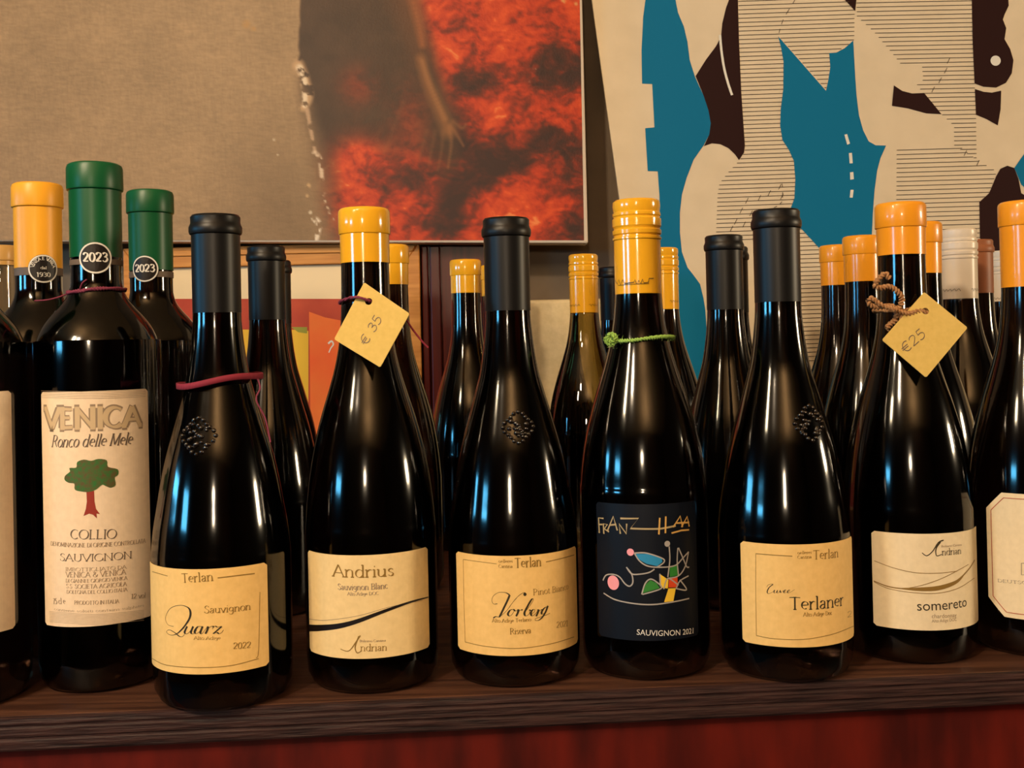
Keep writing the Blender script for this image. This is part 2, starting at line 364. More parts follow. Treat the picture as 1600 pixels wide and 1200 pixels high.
def layout(txt, style):
    out = []; x = 0; i = 0
    while i < len(txt):
        ch = txt[i]; key = ch
        if style == 'script' and ch == 'V': key = 'Vs'
        if key not in G: key = {'é': 'e', '-': ' '}.get(ch, ch if ch in G else 'o')
        adv, st = G[key]
        for P in st:
            sm = len(P) > 2
            Q = catmull(P, 3) if sm else P
            if style == 'script' and ch.islower(): Q = [(p[0], p[1]*.62) for p in Q]
            out.append(('stroke', [(x+p[0], p[1]) for p in Q]))
            if style == 'serif':
                for (p, q) in ((P[0], P[1]), (P[-1], P[-2])):
                    dx, dy = p[0]-q[0], p[1]-q[1]
                    if abs(dy) > 0.02 and abs(dx) < 0.62*abs(dy) and (p[1] <= 0.001 or abs(p[1]-.72) < .02 or abs(p[1]-.46) < .001 or abs(p[1]-.76) < .001) and abs(dx)+abs(dy) > .12:
                        low = ch.islower() and p[1] > .3
                        out.append(('serif', [(x+p[0]-.085, p[1]-(.02 if low else 0)), (x+p[0]+(.0 if low else .085), p[1])]))
        if style == 'script' and i+1 < len(txt) and txt[i+1] != ' ' and ch.islower():
            out.append(('stroke', [(x+adv-.12, .01), (x+adv-.04, .04), (x+adv+.03, .14)]))
            adv *= .93
        x += adv; i += 1
    return out, x

# ------------------------------------------------------------------ structure
SH = lambda x: 0.634+0.070*x        # front edge of the counter top
WALLY = 1.31
def at0(o): o.location.z = Z0; return o
struct(box('floor', (-3.2, -3.4, -0.05), (3.0, 1.5, 0), M['floor']))
struct(box('ceiling', (-3.2, -3.4, 2.75), (3.0, 1.5, 2.8), M['ceil']))
struct(box('wall_back', (-3.2, WALLY, 0), (3.0, WALLY+0.1, 2.75), M['wall']))
struct(box('wall_left', (-3.3, -3.4, 0), (-3.2, WALLY, 2.75), M['roomwall']))
struct(box('wall_right', (3.0, -3.4, 0), (3.1, WALLY, 2.75), M['roomwall']))
struct(box('wall_front', (-3.2, -3.5, 0), (3.0, -3.4, 2.75), M['roomwall']))
zl = at(860, 468, WALLY-0.03).z
o = struct(box('trim_1', (0.006, WALLY-0.03, 0), (1.1, WALLY, zl), M['plaster'], bev=0.004)); o.location.z = Z0
o['label'] = 'low cream plaster ledge along the foot of the wall behind the bottles'

# counter: brown top board on a red stained cabinet
xa, xb = -0.75, 1.0
ct = empty('counter_cabinet', (0, 0, 0), 'red stained wooden cabinet with a thick brown stained top board carrying all the bottles', 'cabinet')
tp = prism('top_board', [(xa, SH(xa)+.0025), (xb, SH(xb)+.0025), (xb, WALLY-.001), (xa, WALLY-.001)], -0.0200, 0, M['shelf'], ct, 0.0012)
tp['label'] = 'brown stained top board with visible grain'
# front edge moulding: a darker lipping with three fine grooves
prof = [(0, -.0002), (-.0021, -.0009), (-.0026, -.004), (-.0021, -.0052), (-.0021, -.0058), (-.0027, -.0068), (-.0027, -.0112), (-.0021, -.0120), (-.0021, -.0128), (-.0027, -.0137), (-.0027, -.0182), (-.0019, -.0195), (0, -.0200)]
V = []; Fc = []
for x in (xa, xb):
    for dy, z in prof: V.append((x, SH(x)+.0025+dy, z))
n = len(prof)
for i in range(n-1): Fc.append((i, n+i, n+i+1, i+1))
Fc.append((0, n-1, 2*n-1, n)); Fc.append(tuple(range(n))); Fc.append(tuple(range(2*n-1, n-1, -1)))
obj('edge_moulding', V, Fc, M['shelf_edge'], ct, label='darker grooved front edge')
a_, b_ = xa+0.02, xb-0.02
prism('front_panel', [(a_, SH(a_)+.006), (b_, SH(b_)+.006), (b_, SH(b_)+.026), (a_, SH(a_)+.026)], -0.9, -0.0204, M['redcab'], ct, 0.001)
prism('carcass', [(xa+.02, SH(xa)+.0262), (xb-.02, SH(xb)+.0262), (xb-.02, WALLY-.002), (xa+.02, WALLY-.002)], -1.0, -0.0202, M['redcab'], ct)

# ------------------------------------------------------------------ bottles
PROF = {
 'terlan': [(0.034, 0), (.0375, .0025), (.0402, .008), (.041, .018), (.041, .078), (.0405, .09), (.0392, .102), (.0372, .114), (.0345, .13), (.031, .146), (.0268, .161), (.0228, .175), (.0190, .189), (.0166, .203), (.0150, .217), (.0143, .229), (.0140, .262), (.0140, .283)],
 'andrian': [(0.034, 0), (.0375, .0025), (.0402, .008), (.041, .018), (.041, .086), (.0404, .1), (.0390, .116), (.0367, .132), (.0335, .148), (.0290, .165), (.0243, .18), (.0203, .194), (.0175, .208), (.0160, .222), (.0153, .238), (.0150, .258), (.0150, .287)],
 'haas': [(0.034, 0), (.0375, .0025), (.0400, .008), (.0407, .018), (.0407, .104), (.0400, .118), (.0385, .132), (.036, .147), (.0325, .161), (.0280, .176), (.0232, .191), (.0190, .206), (.0163, .221), (.0149, .237), (.0145, .26), (.0145, .29)],
 'venica': [(0.032, 0), (.0355, .0025), (.0378, .008), (.0385, .018), (.0385, .200), (.0380, .208), (.0362, .216), (.0325, .224), (.0275, .231), (.0222, .237), (.0182, .2425), (.0160, .249), (.0155, .258), (.0155, .30), (.0155, .318)],
}
HGT = {'terlan': .289, 'andrian': .294, 'haas': .2972, 'venica': .3276}
def capsule(kind, H, zb, rb, m, parent):
    if kind == 'cork_black':   # matt sleeve with a rolled collar
        P = [(rb, zb), (rb+.0001, H-.0125), (rb+.0010, H-.0118), (rb+.0014, H-.0105), (rb+.0014, H-.0078), (rb+.0007, H-.0062), (rb+.0003, H-.0050), (rb+.0004, H-.0016), (rb-.0006, H-.0003), (rb-.003, H), (.001, H)]
    elif kind == 'cork_gloss': # smooth capsule with a plain wide collar
        P = [(rb, zb), (rb+.0001, H-.0172), (rb+.0001, H-.0166), (rb+.0007, H-.0163), (rb+.0009, H-.0156), (rb+.0009, H-.0028), (rb+.0006, H-.0016), (rb-.0001, H-.0006), (rb-.0010, H-.0001), (rb-.0022, H), (rb-.0030, H-.0005), (rb-.0045, H-.0012), (.001, H-.0012)]
    elif kind == 'tall':
        P = [(rb, zb), (rb+.0001, H-.0175), (rb+.0012, H-.0168), (rb+.0014, H-.0158), (rb+.0013, H-.0030), (rb+.0006, H-.0010), (rb-.0010, H), (.001, H)]
    else:                      # screw cap: knurled thread rings
        P = [(rb, zb), (rb+.0001, H-.026), (rb+.0007, H-.0254), (rb+.0007, H-.0242), (rb-.0001, H-.0236), (rb-.0001, H-.0228), (rb+.0007, H-.0220), (rb+.0008, H-.0196), (rb-.0001, H-.0188), (rb, H-.018), (rb+.0007, H-.0170), (rb+.0008, H-.0124), (rb-.0001, H-.0114), (rb, H-.0108), (rb+.0005, H-.0102), (rb+.0005, H-.0086), (rb-.0002, H-.0078), (rb, H-.0068), (rb+.0004, H-.0040), (rb+.0002, H-.0012), (rb-.0012, H), (.001, H)]
    return lathe('capsule', P, m, parent, 64)
def bottle(x, y, kind, label, cap, capm, capdz, glass='glass', group=None, H=None, caprb=None, name='wine_bottle', lo=False):
    b = empty(name, (x, y, 0), label, 'bottle', group)
    H = H or HGT[kind]; k = H/HGT[kind]
    P = [(r, z*k) for r, z in PROF[kind]]
    Ps = [P[0], P[1], P[2], P[3]]+[(max(0, r), z) for r, z in catmull(P[3:-1], 4)]+[P[-1]]
    Ps = [(.001, .012), (.018, .006), (.030, .0006)] + Ps[0:] + [(.001, Ps[-1][1])]
    lathe('glass_body', Ps, M[glass], b, 64)
    rb = caprb or (P[-2][0]+.0004)
    zb = H-capdz
    capsule(cap, H, zb, rb, M[capm], b)
    b['R'] = P[4][0]; return b
def label_sheet(b, R, u0, u1, z0, z1, m, cham=0.0, name='front_label', lab=None, topf=None):
    """a paper label wrapped round the bottle, u in metres along the arc"""
    n = 40; V = []; Fc = []; e = .00012; t = .00022
    for i in range(n+1):
        f = i/n; u = u0+(u1-u0)*f; th = u/R
        c = max(0, cham-min(u-u0, u1-u)) if cham else 0
        rr = .0016; g_ = min(u-u0, u1-u); q = (rr-math.sqrt(max(0, rr*rr-(rr-g_)**2))) if g_ < rr and not cham else 0
        for R_ in (R+e, R+e+t):
            for z in (z0+c+q, z1-c-q): V.append((R_*math.sin(th), -R_*math.cos(th), z))
    for i in range(n):
        a = 4*i; c = a+4
        Fc += [(a+2, c+2, c+3, a+3), (a+1, a, c, c+1)[::-1], (a, c, c+2, a+2)[::-1], (a+1, a+3, c+3, c+1)[::-1]]
    Fc += [(0, 2, 3, 1), (4*n, 4*n+1, 4*n+3, 4*n+2)]
    return obj(name, V, Fc, m, b, False, lab)
def lab_from_px(x, y, R, th0, th1, z0, z1): return th0*R, th1*R, z0, z1
def border(ink, x0, y0, x1, y1, wd, gaps=()):
    pass
def emboss(b, kind, u, z, s=1.0):
    """raised glass crest on the shoulder, many small beads"""
    P = PROF[kind]
    def rad(zz):
        for (r0, z0), (r1, z1) in zip(P, P[1:]):
            if z0 <= zz <= z1: return r0+(r1-r0)*(zz-z0)/(z1-z0+1e-9)
        return P[-1][0]
    rnd = random.Random(int(abs(u)*1e5)+7); pts = []
    for i in range(20): a = 2*math.pi*i/20; pts.append((.0095*s*math.cos(a)*(1+.12*math.cos(4*a)), .0092*s*math.sin(a)*(1+.12*math.cos(4*a)), .0014))
    for i in range(22): pts.append((rnd.uniform(-.0065, .0065)*s, rnd.uniform(-.0065, .0065)*s, rnd.uniform(.0010, .0018)))
    bm = bmesh.new()
    for du, dz, rr in pts:
        r = rad(z+dz); th = (u+du)/r
        bmesh.ops.create_icosphere(bm, subdivisions=2, radius=rr, matrix=Matrix.Translation((r*math.sin(th), -r*math.cos(th), z+dz)))
    me = bpy.data.meshes.new('embossed_crest'); bm.to_mesh(me); bm.free()
    o = link('embossed_crest', me, M['crest'], b, True, 'raised crest moulded in the glass shoulder'); return o

R = .041
# --- 1 Quarz
qx, qy = -.1785, .6506
q = bottle(qx, qy, 'terlan', 'black capsuled wine bottle with amber label and crimson cord round its shoulder', 'cork_black', 'black', .0595)
c = Cyl(qx, qy, R); L = label_sheet(q, R, -1.233*R, .925*R, .0235, .083, M['paper_amber'], lab='amber label with cursive title')
c2 = Cyl(qx, qy, R+.00035)
i = Ink(c2, 0.00012)
pen = lambda lo, hi: (lambda dx, dy, t: lo+(hi-lo)*max(0, -dy)**1.4)
zq = lambda P: [(x/3.333, 840+y/3.333) for x, y in P]
for P in ([(905, 462), (874, 452), (863, 415), (888, 368), (940, 352), (984, 368), (991, 408), (966, 455), (925, 498), (890, 507), (868, 492), (882, 480), (910, 494), (938, 515), (958, 508), (975, 462)],
          [(975, 462), (962, 492), (972, 501), (988, 490), (1006, 462)], [(1006, 462), (995, 494), (1008, 500), (1024, 480)],
          [(1052, 464), (1030, 464), (1014, 488), (1022, 500), (1040, 488), (1056, 462)], [(1056, 462), (1044, 492), (1052, 500), (1070, 478), (1082, 461)],
          [(1084, 462), (1080, 480), (1070, 501)], [(1074, 490), (1090, 468), (1106, 461), (1112, 466)],
          [(1106, 476), (1118, 461), (1134, 466), (1152, 463), (1132, 482), (1112, 500), (1128, 493), (1142, 500), (1156, 492), (1164, 480)]):
    i.linepx(zq(P), pen(.00022, .00125), smooth=8)
i.build('lettering', M['ink'], L)
i = Ink(c2, 0.00012)
i.text('Sauvignon', (319, 958), (392, 952), .0040, 'serif', .11); i.text('2022', (364, 1014), (392, 1012), .0036, 'serif', .11)
i.text('Terlan', (284, 910), (334, 907), .0050, 'serif', .11); i.text('Alto Adige', (303, 999), (345, 999), .0018, 'serif', .12)
i.linepx([(340, 903), (398, 896)], .0006); i.linepx([(238, 893), (262, 900)], .0004)
i.linepx([(406, 925), (404, 1015), (400, 1028)], .0003, smooth=4); i.linepx([(237, 1028), (260, 1039), (310, 1043), (360, 1040), (404, 1029)], .0004)
i.build('gold_print', M['gold'], L)
i = Ink(Cyl(qx, qy, .031)); u = Cyl(qx, qy, .031).uv(303, 682); emboss(q, 'terlan', u[0]*.8, u[1])
# --- 2 Andrius
ax, ay = -.0916, .6758
a = bottle(ax, ay, 'andrian', 'dark wine bottle with glossy yellow capsule and cream label crossed by a black swoosh', 'cork_gloss', 'yellow', .0345)
L = label_sheet(a, R, -1.044*R, 1.113*R, .023, .084, M['paper_cream'], lab='cream label')
c2 = Cyl(ax, ay, R+.00035)
i = Ink(c2, .00012); i.text('Andrius', (520, 900), (616, 899), .0068, 'serif', .11)
i.text('ndrian', (563, 1017), (605, 1016), .0040, 'serif', .10)
i.linepx([(532, 1014), (545, 1017), (557, 1002), (563, 993)], .0004, .0008); i.linepx([(561, 994), (555, 1010), (558, 1020), (565, 1017)], .0009, .0004)
i.build('lettering', M['gold'], L)
i = Ink(c2, .00012); i.text('Sauvignon Blanc', (528, 921), (606, 919), .0034, 'serif', .13)
i.text('Alto Adige DOC', (543, 930), (592, 929), .0018, 'serif', .14); i.text('Bolzano Cantina', (562, 1003), (603, 1002), .0013, 'serif', .14)
i.linepx([(483, 967), (510, 969), (560, 962), (610, 948), (660, 938)], .0003, .0002)
i.build('fine_print', M['inkg'], L)
i = Ink(c2, .00016); P = [(483, 981), (500, 981), (530, 978), (560, 970), (600, 955), (640, 941), (669, 933)]
i.linepx(P, .0042, .0007, 8)
i.build('black_swoosh', M['inkb'], L)
# --- 3 Vorberg
vx, vy = -.0023, .6817
v = bottle(vx, vy, 'terlan', 'black capsuled wine bottle with amber label, between the swoosh label and navy label bottles', 'cork_black', 'black', .0590, H=.2868)
L = label_sheet(v, R, -1.008*R, 1.237*R, .021, .0805, M['paper_amber'], lab='amber label with cursive title')
c2 = Cyl(vx, vy, R+.00035)
i = Ink(c2, .00012); zv = lambda P: [(690+x/5, 820+y/5) for x, y in P]
for P in ([(436, 616), (406, 618), (393, 588), (408, 552), (450, 528), (500, 530), (532, 548)], [(532, 548), (512, 596), (486, 650), (462, 700), (448, 720), (425, 716), (404, 728)], [(462, 712), (510, 668), (560, 600), (604, 552), (640, 530), (656, 540)],
          [(556, 660), (534, 668), (518, 696), (530, 712), (550, 700), (566, 672), (560, 660), (578, 672), (598, 662)], [(600, 660), (596, 684), (582, 714)], [(586, 702), (604, 676), (622, 662), (630, 668)],
          [(640, 690), (676, 650), (712, 596), (716, 578), (702, 584), (672, 634), (648, 684), (652, 708), (670, 708), (688, 686), (684, 664), (700, 672)],
          [(694, 698), (722, 682), (728, 664), (714, 662), (698, 684), (702, 708), (720, 706), (744, 680), (756, 660)], [(756, 660), (752, 684), (738, 714)], [(742, 702), (760, 676), (778, 662), (786, 668)],
          [(822, 640), (802, 650), (782, 678), (784, 696), (800, 690), (822, 660), (830, 632)], [(830, 632), (812, 680), (784, 724), (756, 746), (732, 746), (734, 732), (770, 720), (812, 706), (846, 690)]):
    i.linepx(zv(P), pen(.00022, .0013), smooth=8)
i.disc(c2.uv(*zv([(651, 543)])[0]), .0010, 12)
i.build('lettering', M['ink'], L)
i = Ink(c2, .00012); i.text('Terlan', (804, 887), (846, 884), .0056, 'serif', .11); i.text('Kellerei', (779, 879), (801, 879), .0018, 'serif', .13); i.text('Cantina', (779, 887), (801, 887), .0018, 'serif', .13)
i.text('Pinot Bianco', (833, 930), (888, 920), .0036, 'serif', .09); i.text('Alto Adige Terlano', (769, 972), (830, 970), .0020, 'serif', .14)
i.text('Riserva', (797, 991), (830, 989), .0035, 'serif', .12); i.text('2021', (869, 981), (887, 978), .0036, 'serif', .1)
i.linepx([(724, 874), (745, 877), (776, 881)], .0003); i.linepx([(853, 878), (875, 873), (897, 867)], .0005)
i.linepx([(724, 874), (725, 940), (727, 1003)], .0003); i.linepx([(727, 1003), (760, 1010), (810, 1013), (860, 1006), (897, 995)], .0004)
i.build('gold_print', M['gold'], L)
emboss(v, 'terlan', .005, Cyl(vx, vy, .030).uv(808, 668)[1], .9)
# --- 4 Haas
hx, hy = .0817, .6893; RH = .0407
h = bottle(hx, hy, 'haas', 'dark wine bottle, ribbed yellow screw cap, navy label with bright line drawing', 'screw', 'yellow', .0610)
u0, zt = Cyl(hx, hy, RH).uv(932, 786); u1, _ = Cyl(hx, hy, RH).uv(1086, 786); zt = Cyl(hx, hy, RH).uv(1000, 788)[1]; zb = Cyl(hx, hy, RH).uv(1000, 1001)[1]
L = label_sheet(h, RH, u0, u1, zb, zt, M['paper_navy'], lab='navy label with bright line drawing')
c2 = Cyl(hx, hy, RH+.00035)
hp = lambda P: [(910+x/4.8, 760+y/4.8) for x, y in P]
i = Ink(c2, .00012)
for P in ([(160, 240), (122, 236), (128, 350)], [(126, 285), (152, 285)], [(162, 355), (158, 280), (188, 285), (165, 318), (200, 340)], [(190, 330), (232, 225), (262, 330)], [(205, 290), (255, 285)], [(285, 355), (275, 280), (330, 355), (332, 280)]):
    i.linepx(hp(P), .0010, smooth=0)
i.linepx(hp([(285, 240), (420, 240), (360, 315), (580, 318), (700, 295)]), .0011, smooth=0)
i.build('pale_gold_name', mat('pale_gold_ink', (176, 158, 118), .5), L)
i = Ink(c2, .00014)
for P in ([(580, 235), (573, 360)], [(625, 225), (622, 350)], [(680, 305), (733, 222), (750, 305)], [(742, 305), (785, 225), (800, 300)], [(700, 275), (800, 270)], [(668, 350), (740, 330), (800, 325)]): i.linepx(hp(P), .0010, smooth=0)
i.build('orange_name', M['goldhi'], L)
i = Ink(c2, .00014)
for P in ([(155, 705), (180, 665), (235, 660), (280, 680), (320, 730), (355, 748), (378, 720), (370, 660), (330, 605)], [(330, 605), (370, 655), (430, 658), (500, 645), (540, 620)],
          [(160, 800), (250, 850), (400, 880), (540, 885), (700, 862), (800, 840)], [(650, 450), (655, 550), (640, 680)], [(390, 500), (430, 560), (500, 600), (620, 605), (700, 590), (750, 540), (795, 490)],
          [(715, 460), (710, 560), (720, 670)], [(720, 460), (750, 530), (780, 600), (800, 605)], [(795, 490), (770, 600), (720, 670), (640, 690)], [(700, 770), (730, 710), (795, 670)], [(730, 700), (780, 775), (700, 765)],
          [(445, 810), (470, 730), (510, 695), (560, 720), (590, 765), (450, 810)], [(390, 500), (480, 500), (600, 540), (610, 570), (560, 605)], [(580, 655), (585, 750)], [(610, 770), (640, 690), (720, 740)]):
    i.linepx(hp(P), .0008)
i.sh = c2; i.disc(c2.uv(*hp([(636, 430)])[0]), .0018)
i.build('grey_drawing', M['greyi'], L)
for nm, mm, polys in (('pink_print', 'pinki', []), ('blue_print', 'bluei', [[(400, 505), (500, 505), (595, 540), (600, 565), (560, 598), (480, 580), (420, 545)]]),
                      ('green_print', 'greeni', [[(450, 800), (475, 735), (510, 702), (555, 725), (580, 762)], [(655, 600), (705, 585), (718, 665), (655, 680)]]),
                      ('yellow_print', 'yeli', [[(585, 660), (645, 700), (640, 765), (588, 760)], [(645, 765), (700, 762), (682, 860), (612, 868)]]),
                      ('red_print', 'redi', [[(650, 690), (712, 682), (715, 755), (645, 758)]])):
    i = Ink(c2, .00010)
    for P in polys: i.polypx(hp(P))
    if nm == 'pink_print':
        i.disc(c2.uv(*hp([(231, 722)])[0]), .0040, 24, .0044); i.disc(c2.uv(*hp([(360, 493)])[0]), .0022)
    i.build(nm, M[mm], L)
i = Ink(c2, .00012); i.text('SAUVIGNON 2021', hp([(408, 1112)])[0], (1083, 989.5), .0034, 'sans'); i.build('lettering', M['whitei'], L)
# handwriting round the screw cap
i = Ink(Cyl(hx, hy, .0152), .0002)
sg = [(961, 437), (965, 444), (967, 437), (970, 445), (973, 437), (976, 443), (990, 441), (992, 437), (995, 444), (998, 438), (1001, 443), (1004, 436), (1006, 442), (1013, 441), (1014, 435), (1021, 435)]
i.linepx(sg, .0005, smooth=0); i.linepx([(966, 446), (985, 444), (1014, 443)], .0003)
i.build('signature', M['ink'], h, 'thin brown signature on the cap')
# --- 5 Terlaner
tx, ty = .1688, .6793
t = bottle(tx, ty, 'terlan', 'black capsuled wine bottle with amber label, between the navy label and white label bottles', 'cork_black', 'black', .0585, H=.2880)
L = label_sheet(t, R, -.911*R, 1.154*R, .023, .084, M['paper_amber'], lab='amber label with upright title')
c2 = Cyl(tx, ty, R+.00035)
i = Ink(c2, .00012); i.text('Terlaner', (1233, 952), (1318, 945), .0072, 'serif', .10); zt_ = lambda P: [(1140+x/5.714, 820+y/5.714) for x, y in P]
for P in ([(332, 556), (346, 536), (386, 530), (352, 560), (336, 596), (346, 614), (376, 604), (402, 582)], [(402, 582), (396, 602), (408, 608), (428, 584)], [(428, 584), (422, 604), (436, 608), (452, 584)], [(452, 584), (456, 606), (478, 586)],
          [(480, 600), (502, 590), (500, 580), (484, 592), (488, 608), (510, 600)], [(514, 600), (536, 590), (534, 580), (518, 592), (522, 608), (546, 600), (580, 578)]):
    i.linepx(zt_(P), pen(.00015, .0006), smooth=6)
i.build('lettering', M['ink'], L)
i = Ink(c2, .00012); i.text('Terlan', (1270, 874), (1310, 870), .0052, 'serif', .10); i.text('Kellerei', (1246, 866), (1268, 865), .0018, 'serif', .13); i.text('Cantina', (1246, 873), (1268, 872), .0018, 'serif', .13)
i.text('Alto Adige Doc', (1255, 963), (1300, 960), .0022, 'serif', .13); i.text('2', (1323, 965), (1331, 963), .0036, 'serif', .12)
i.linepx([(1181, 865), (1205, 867), (1238, 869)], .0005); i.linepx([(1181, 865), (1181, 930), (1182, 993)], .0003)
i.linepx([(1182, 993), (1210, 998), (1255, 999), (1300, 991), (1334, 978)], .0004); i.build('gold_print', M['gold'], L)
emboss(t, 'terlan', .012, Cyl(tx, ty, .030).uv(1250, 662)[1], 1.0)
# --- 6 Somereto
sx, sy = .2586, .7095
s_ = bottle(sx, sy, 'andrian', 'dark wine bottle with orange yellow capsule and white label crossed by thin metallic curves', 'cork_gloss', 'orange', .0345)
L = label_sheet(s_, R, -.911*R, 1.154*R, .023, .083, M['paper_white'], lab='white label')
c2 = Cyl(sx, sy, R+.00035); sp = lambda P: [(1340+x/4.446, 740+y/4.446) for x, y in P]
i = Ink(c2, .00012); i.text('somereto', *sp([(414, 951), (757, 920)]), .0062, 'sans', .16)
i.text('ndrian', *sp([(585, 567), (720, 555)]), .0040, 'serif', .09)
i.linepx(sp([(447, 550), (480, 570), (520, 540), (560, 480), (597, 462)]), .0005, .0008); i.linepx(sp([(575, 475), (545, 520), (548, 570), (585, 560)]), .0009, .0004)
i.build('lettering', M['ink'], L)
i = Ink(c2, .00012); i.text('chardonnay', *sp([(515, 1004), (687, 995)]), .0026, 'sans'); i.text('Alto Adige DOC', *sp([(515, 1034), (687, 1022)]), .0020, 'sans')
i.text('Bolzano Cantina', *sp([(582, 512), (722, 500)]), .0014, 'sans'); i.build('fine_print', M['inkg'], L)
i = Ink(c2, .00012)
i.linepx(sp([(112, 745), (200, 780), (300, 798), (450, 802), (600, 785), (700, 735), (770, 665), (812, 600)]), .0006, .0010)
i.linepx(sp([(300, 798), (420, 803), (560, 795), (680, 755), (740, 700)]), lambda dx, dy, t: .0006+.0022*math.sin(math.pi*t))
i.linepx(sp([(340, 798), (450, 775), (580, 730), (700, 670), (770, 630)]), .0004)
i.linepx(sp([(115, 605), (250, 655), (400, 688), (550, 692), (690, 678)]), .0004); i.linepx(sp([(115, 752), (220, 800), (400, 828), (560, 830), (700, 795), (810, 725)]), .0004)
i.build('silver_curves', M['gold'], L, 'thin metallic curves')
# --- 0 Venica
ex, ey = at(153, 540, .687).x, .687; RV = .0385
e_ = bottle(ex, ey, 'venica', 'tallest bottle, dark green capsule and tall ivory label printed with a green tree', 'tall', 'green', .0600)
cV = Cyl(ex, ey, RV); zt = cV.uv(150, 611)[1]; zb = cV.uv(150, 978)[1]; u0 = cV.uv(65, 610)[0]
L = label_sheet(e_, RV, u0, cV.uv(230, 610)[0], zb, zt, M['paper_venica'], lab='tall ivory label')
c2 = Cyl(ex, ey, RV+.00035); vp = lambda x, y: (x/2.667, 570+y/2.667)
i = Ink(c2, .00012)
i.text('VENICA', vp(188, 262), vp(590, 250), .0118, 'serif', .29, contrast=.45); i.build('title', M['inkg'], L)
i = Ink(c2, .00015); i.text('VENICA', vp(191, 261), vp(587, 250), .0114, 'serif', .20, contrast=.6); i.build('title_fill', mat('pale_bronze_ink', (204, 180, 144), .6), L)
i = Ink(c2, .00016)
i.text('Ronco delle Mele', vp(215, 342), vp(550, 330), .0070, 'serif', .085, .25); i.text('COLLIO', vp(293, 724), vp(487, 722), .0054, 'serif', .10)
i.text('SAUVIGNON', vp(250, 815), vp(550, 805), .0042, 'serif', .10); i.build('lettering', M['inkgd'], L)
i = Ink(c2, .00012)
for tt, p, q_, hh in (('DENOMINAZIONE DI ORIGINE CONTROLLATA', (212, 752), (606, 740), .0024), ('IMBOTTIGLIATO DA', (273, 858), (527, 848), .0020), ('VENICA & VENICA', (274, 884), (525, 872), .0030), ('DI GIANNI E GIORGIO VENICA', (274, 906), (530, 894), .0020),
                      ('S.S. SOCIETA AGRICOLA', (276, 930), (528, 920), .0024), ('DOLEGNA DEL COLLIO ITALIA', (278, 952), (530, 942), .0020), ('75 cl e', (222, 996), (274, 996), .0034), ('PRODOTTO IN ITALIA', (310, 998), (496, 992), .0022), ('12 vol', (545, 975), (606, 970), .0030),
                      ('contiene solfiti contains sulphites', (226, 1022), (600, 1006), .0014)):
    i.text(tt, vp(*p), vp(*q_), hh, 'serif', .12)
for k in range(5): i.linepx([vp(172, 108+k*7), vp(400, 112+k*7), vp(606, 104+k*7)], .00018)
for k in range(8): i.linepx([vp(207, 1028+k*6), vp(400, 1040+k*6), vp(600, 1022+k*6)], .00018)
i.build('fine_print', M['inkg'], L)
i = Ink(c2, .00012)
i.polypx([vp(*p) for p in [(270, 480), (272, 462), (292, 445), (290, 430), (318, 428), (322, 405), (350, 395), (380, 400), (410, 392), (445, 398), (450, 425), (490, 435), (492, 458), (478, 470), (482, 500), (462, 512), (440, 505), (425, 500), (400, 520), (370, 530), (340, 528), (312, 520), (310, 495), (288, 492)]], 3)
i.build('tree_crown', M['treeg'], L)
i = Ink(c2, .00010); i.polypx([vp(*p) for p in [(360, 525), (392, 525), (394, 570), (400, 600), (416, 622), (402, 620), (404, 640), (388, 625), (372, 620), (348, 630), (358, 600), (362, 570)]])
i.build('tree_trunk', M['trunk'], L)
def badge(b, x, y, Rn, px, py, r, top=None, bot=None, yr='2023'):
    c = Cyl(x, y, Rn); cu, cz = c.uv(px, py); i = Ink(c, .0004); i.disc((cu, cz), r, 32); o = i.build('neck_badge', M['inkb'], b, 'round black badge with pale ring')
    i = Ink(c, .0006); i.ring((cu, cz), r*.93, r*.10)
    if yr: i.textuv(yr, (cu-r*.74, cz-r*.22), (cu+r*.74, cz-r*.22), r*.56, 'serif', .16, contrast=.6)
    if bot: i.textuv(bot, (cu-r*.45, cz-r*.55), (cu+r*.45, cz-r*.55), r*.30, 'serif', .16)
    if top:
        for k, ch in enumerate(top):
            a_ = math.radians(165-150*k/(len(top)-1)); rr = r*.62; d = r*.09
            p = (cu+rr*math.cos(a_), cz+rr*math.sin(a_)); tg = (math.sin(a_)*d, -math.cos(a_)*d)
            i.textuv(ch, (p[0]-tg[0], p[1]-tg[1]), (p[0]+tg[0], p[1]+tg[1]), r*.22, 'serif', .16)
        i.textuv('dal', (cu-r*.2, cz-r*.02), (cu+r*.2, cz-r*.02), r*.18, 'serif', .16)
    i.build('badge_print', M['whitei'], o)
badge(e_, ex, ey, .0160, 149, 403, .0100)
def neckband(b, z0, z1, r):
    lathe('neck_band', [(r, z0), (r+.0002, z0+.0001), (r+.0002, z1-.0001), (r, z1)], M['inkgd'], b, 48, 'narrow grey paper band under the capsule', close=False)
neckband(e_, .2625, .2660, .0158)

# --- left neighbour of Venica, cut by the frame
lx, ly = -.338, .655
l1 = bottle(lx, ly, 'venica', 'dark bordeaux bottle cut by the left edge of the photo, ivory label edge showing', 'tall', 'green', .0600)
zt = Cyl(lx, ly, RV).uv(5, 611)[1]; zb = Cyl(lx, ly, RV).uv(5, 986)[1]; u1 = Cyl(lx, ly, RV).uv(20, 800)[0]
label_sheet(l1, RV, -.9*RV, u1, zb, zt, M['paper_venica'], lab='ivory label')

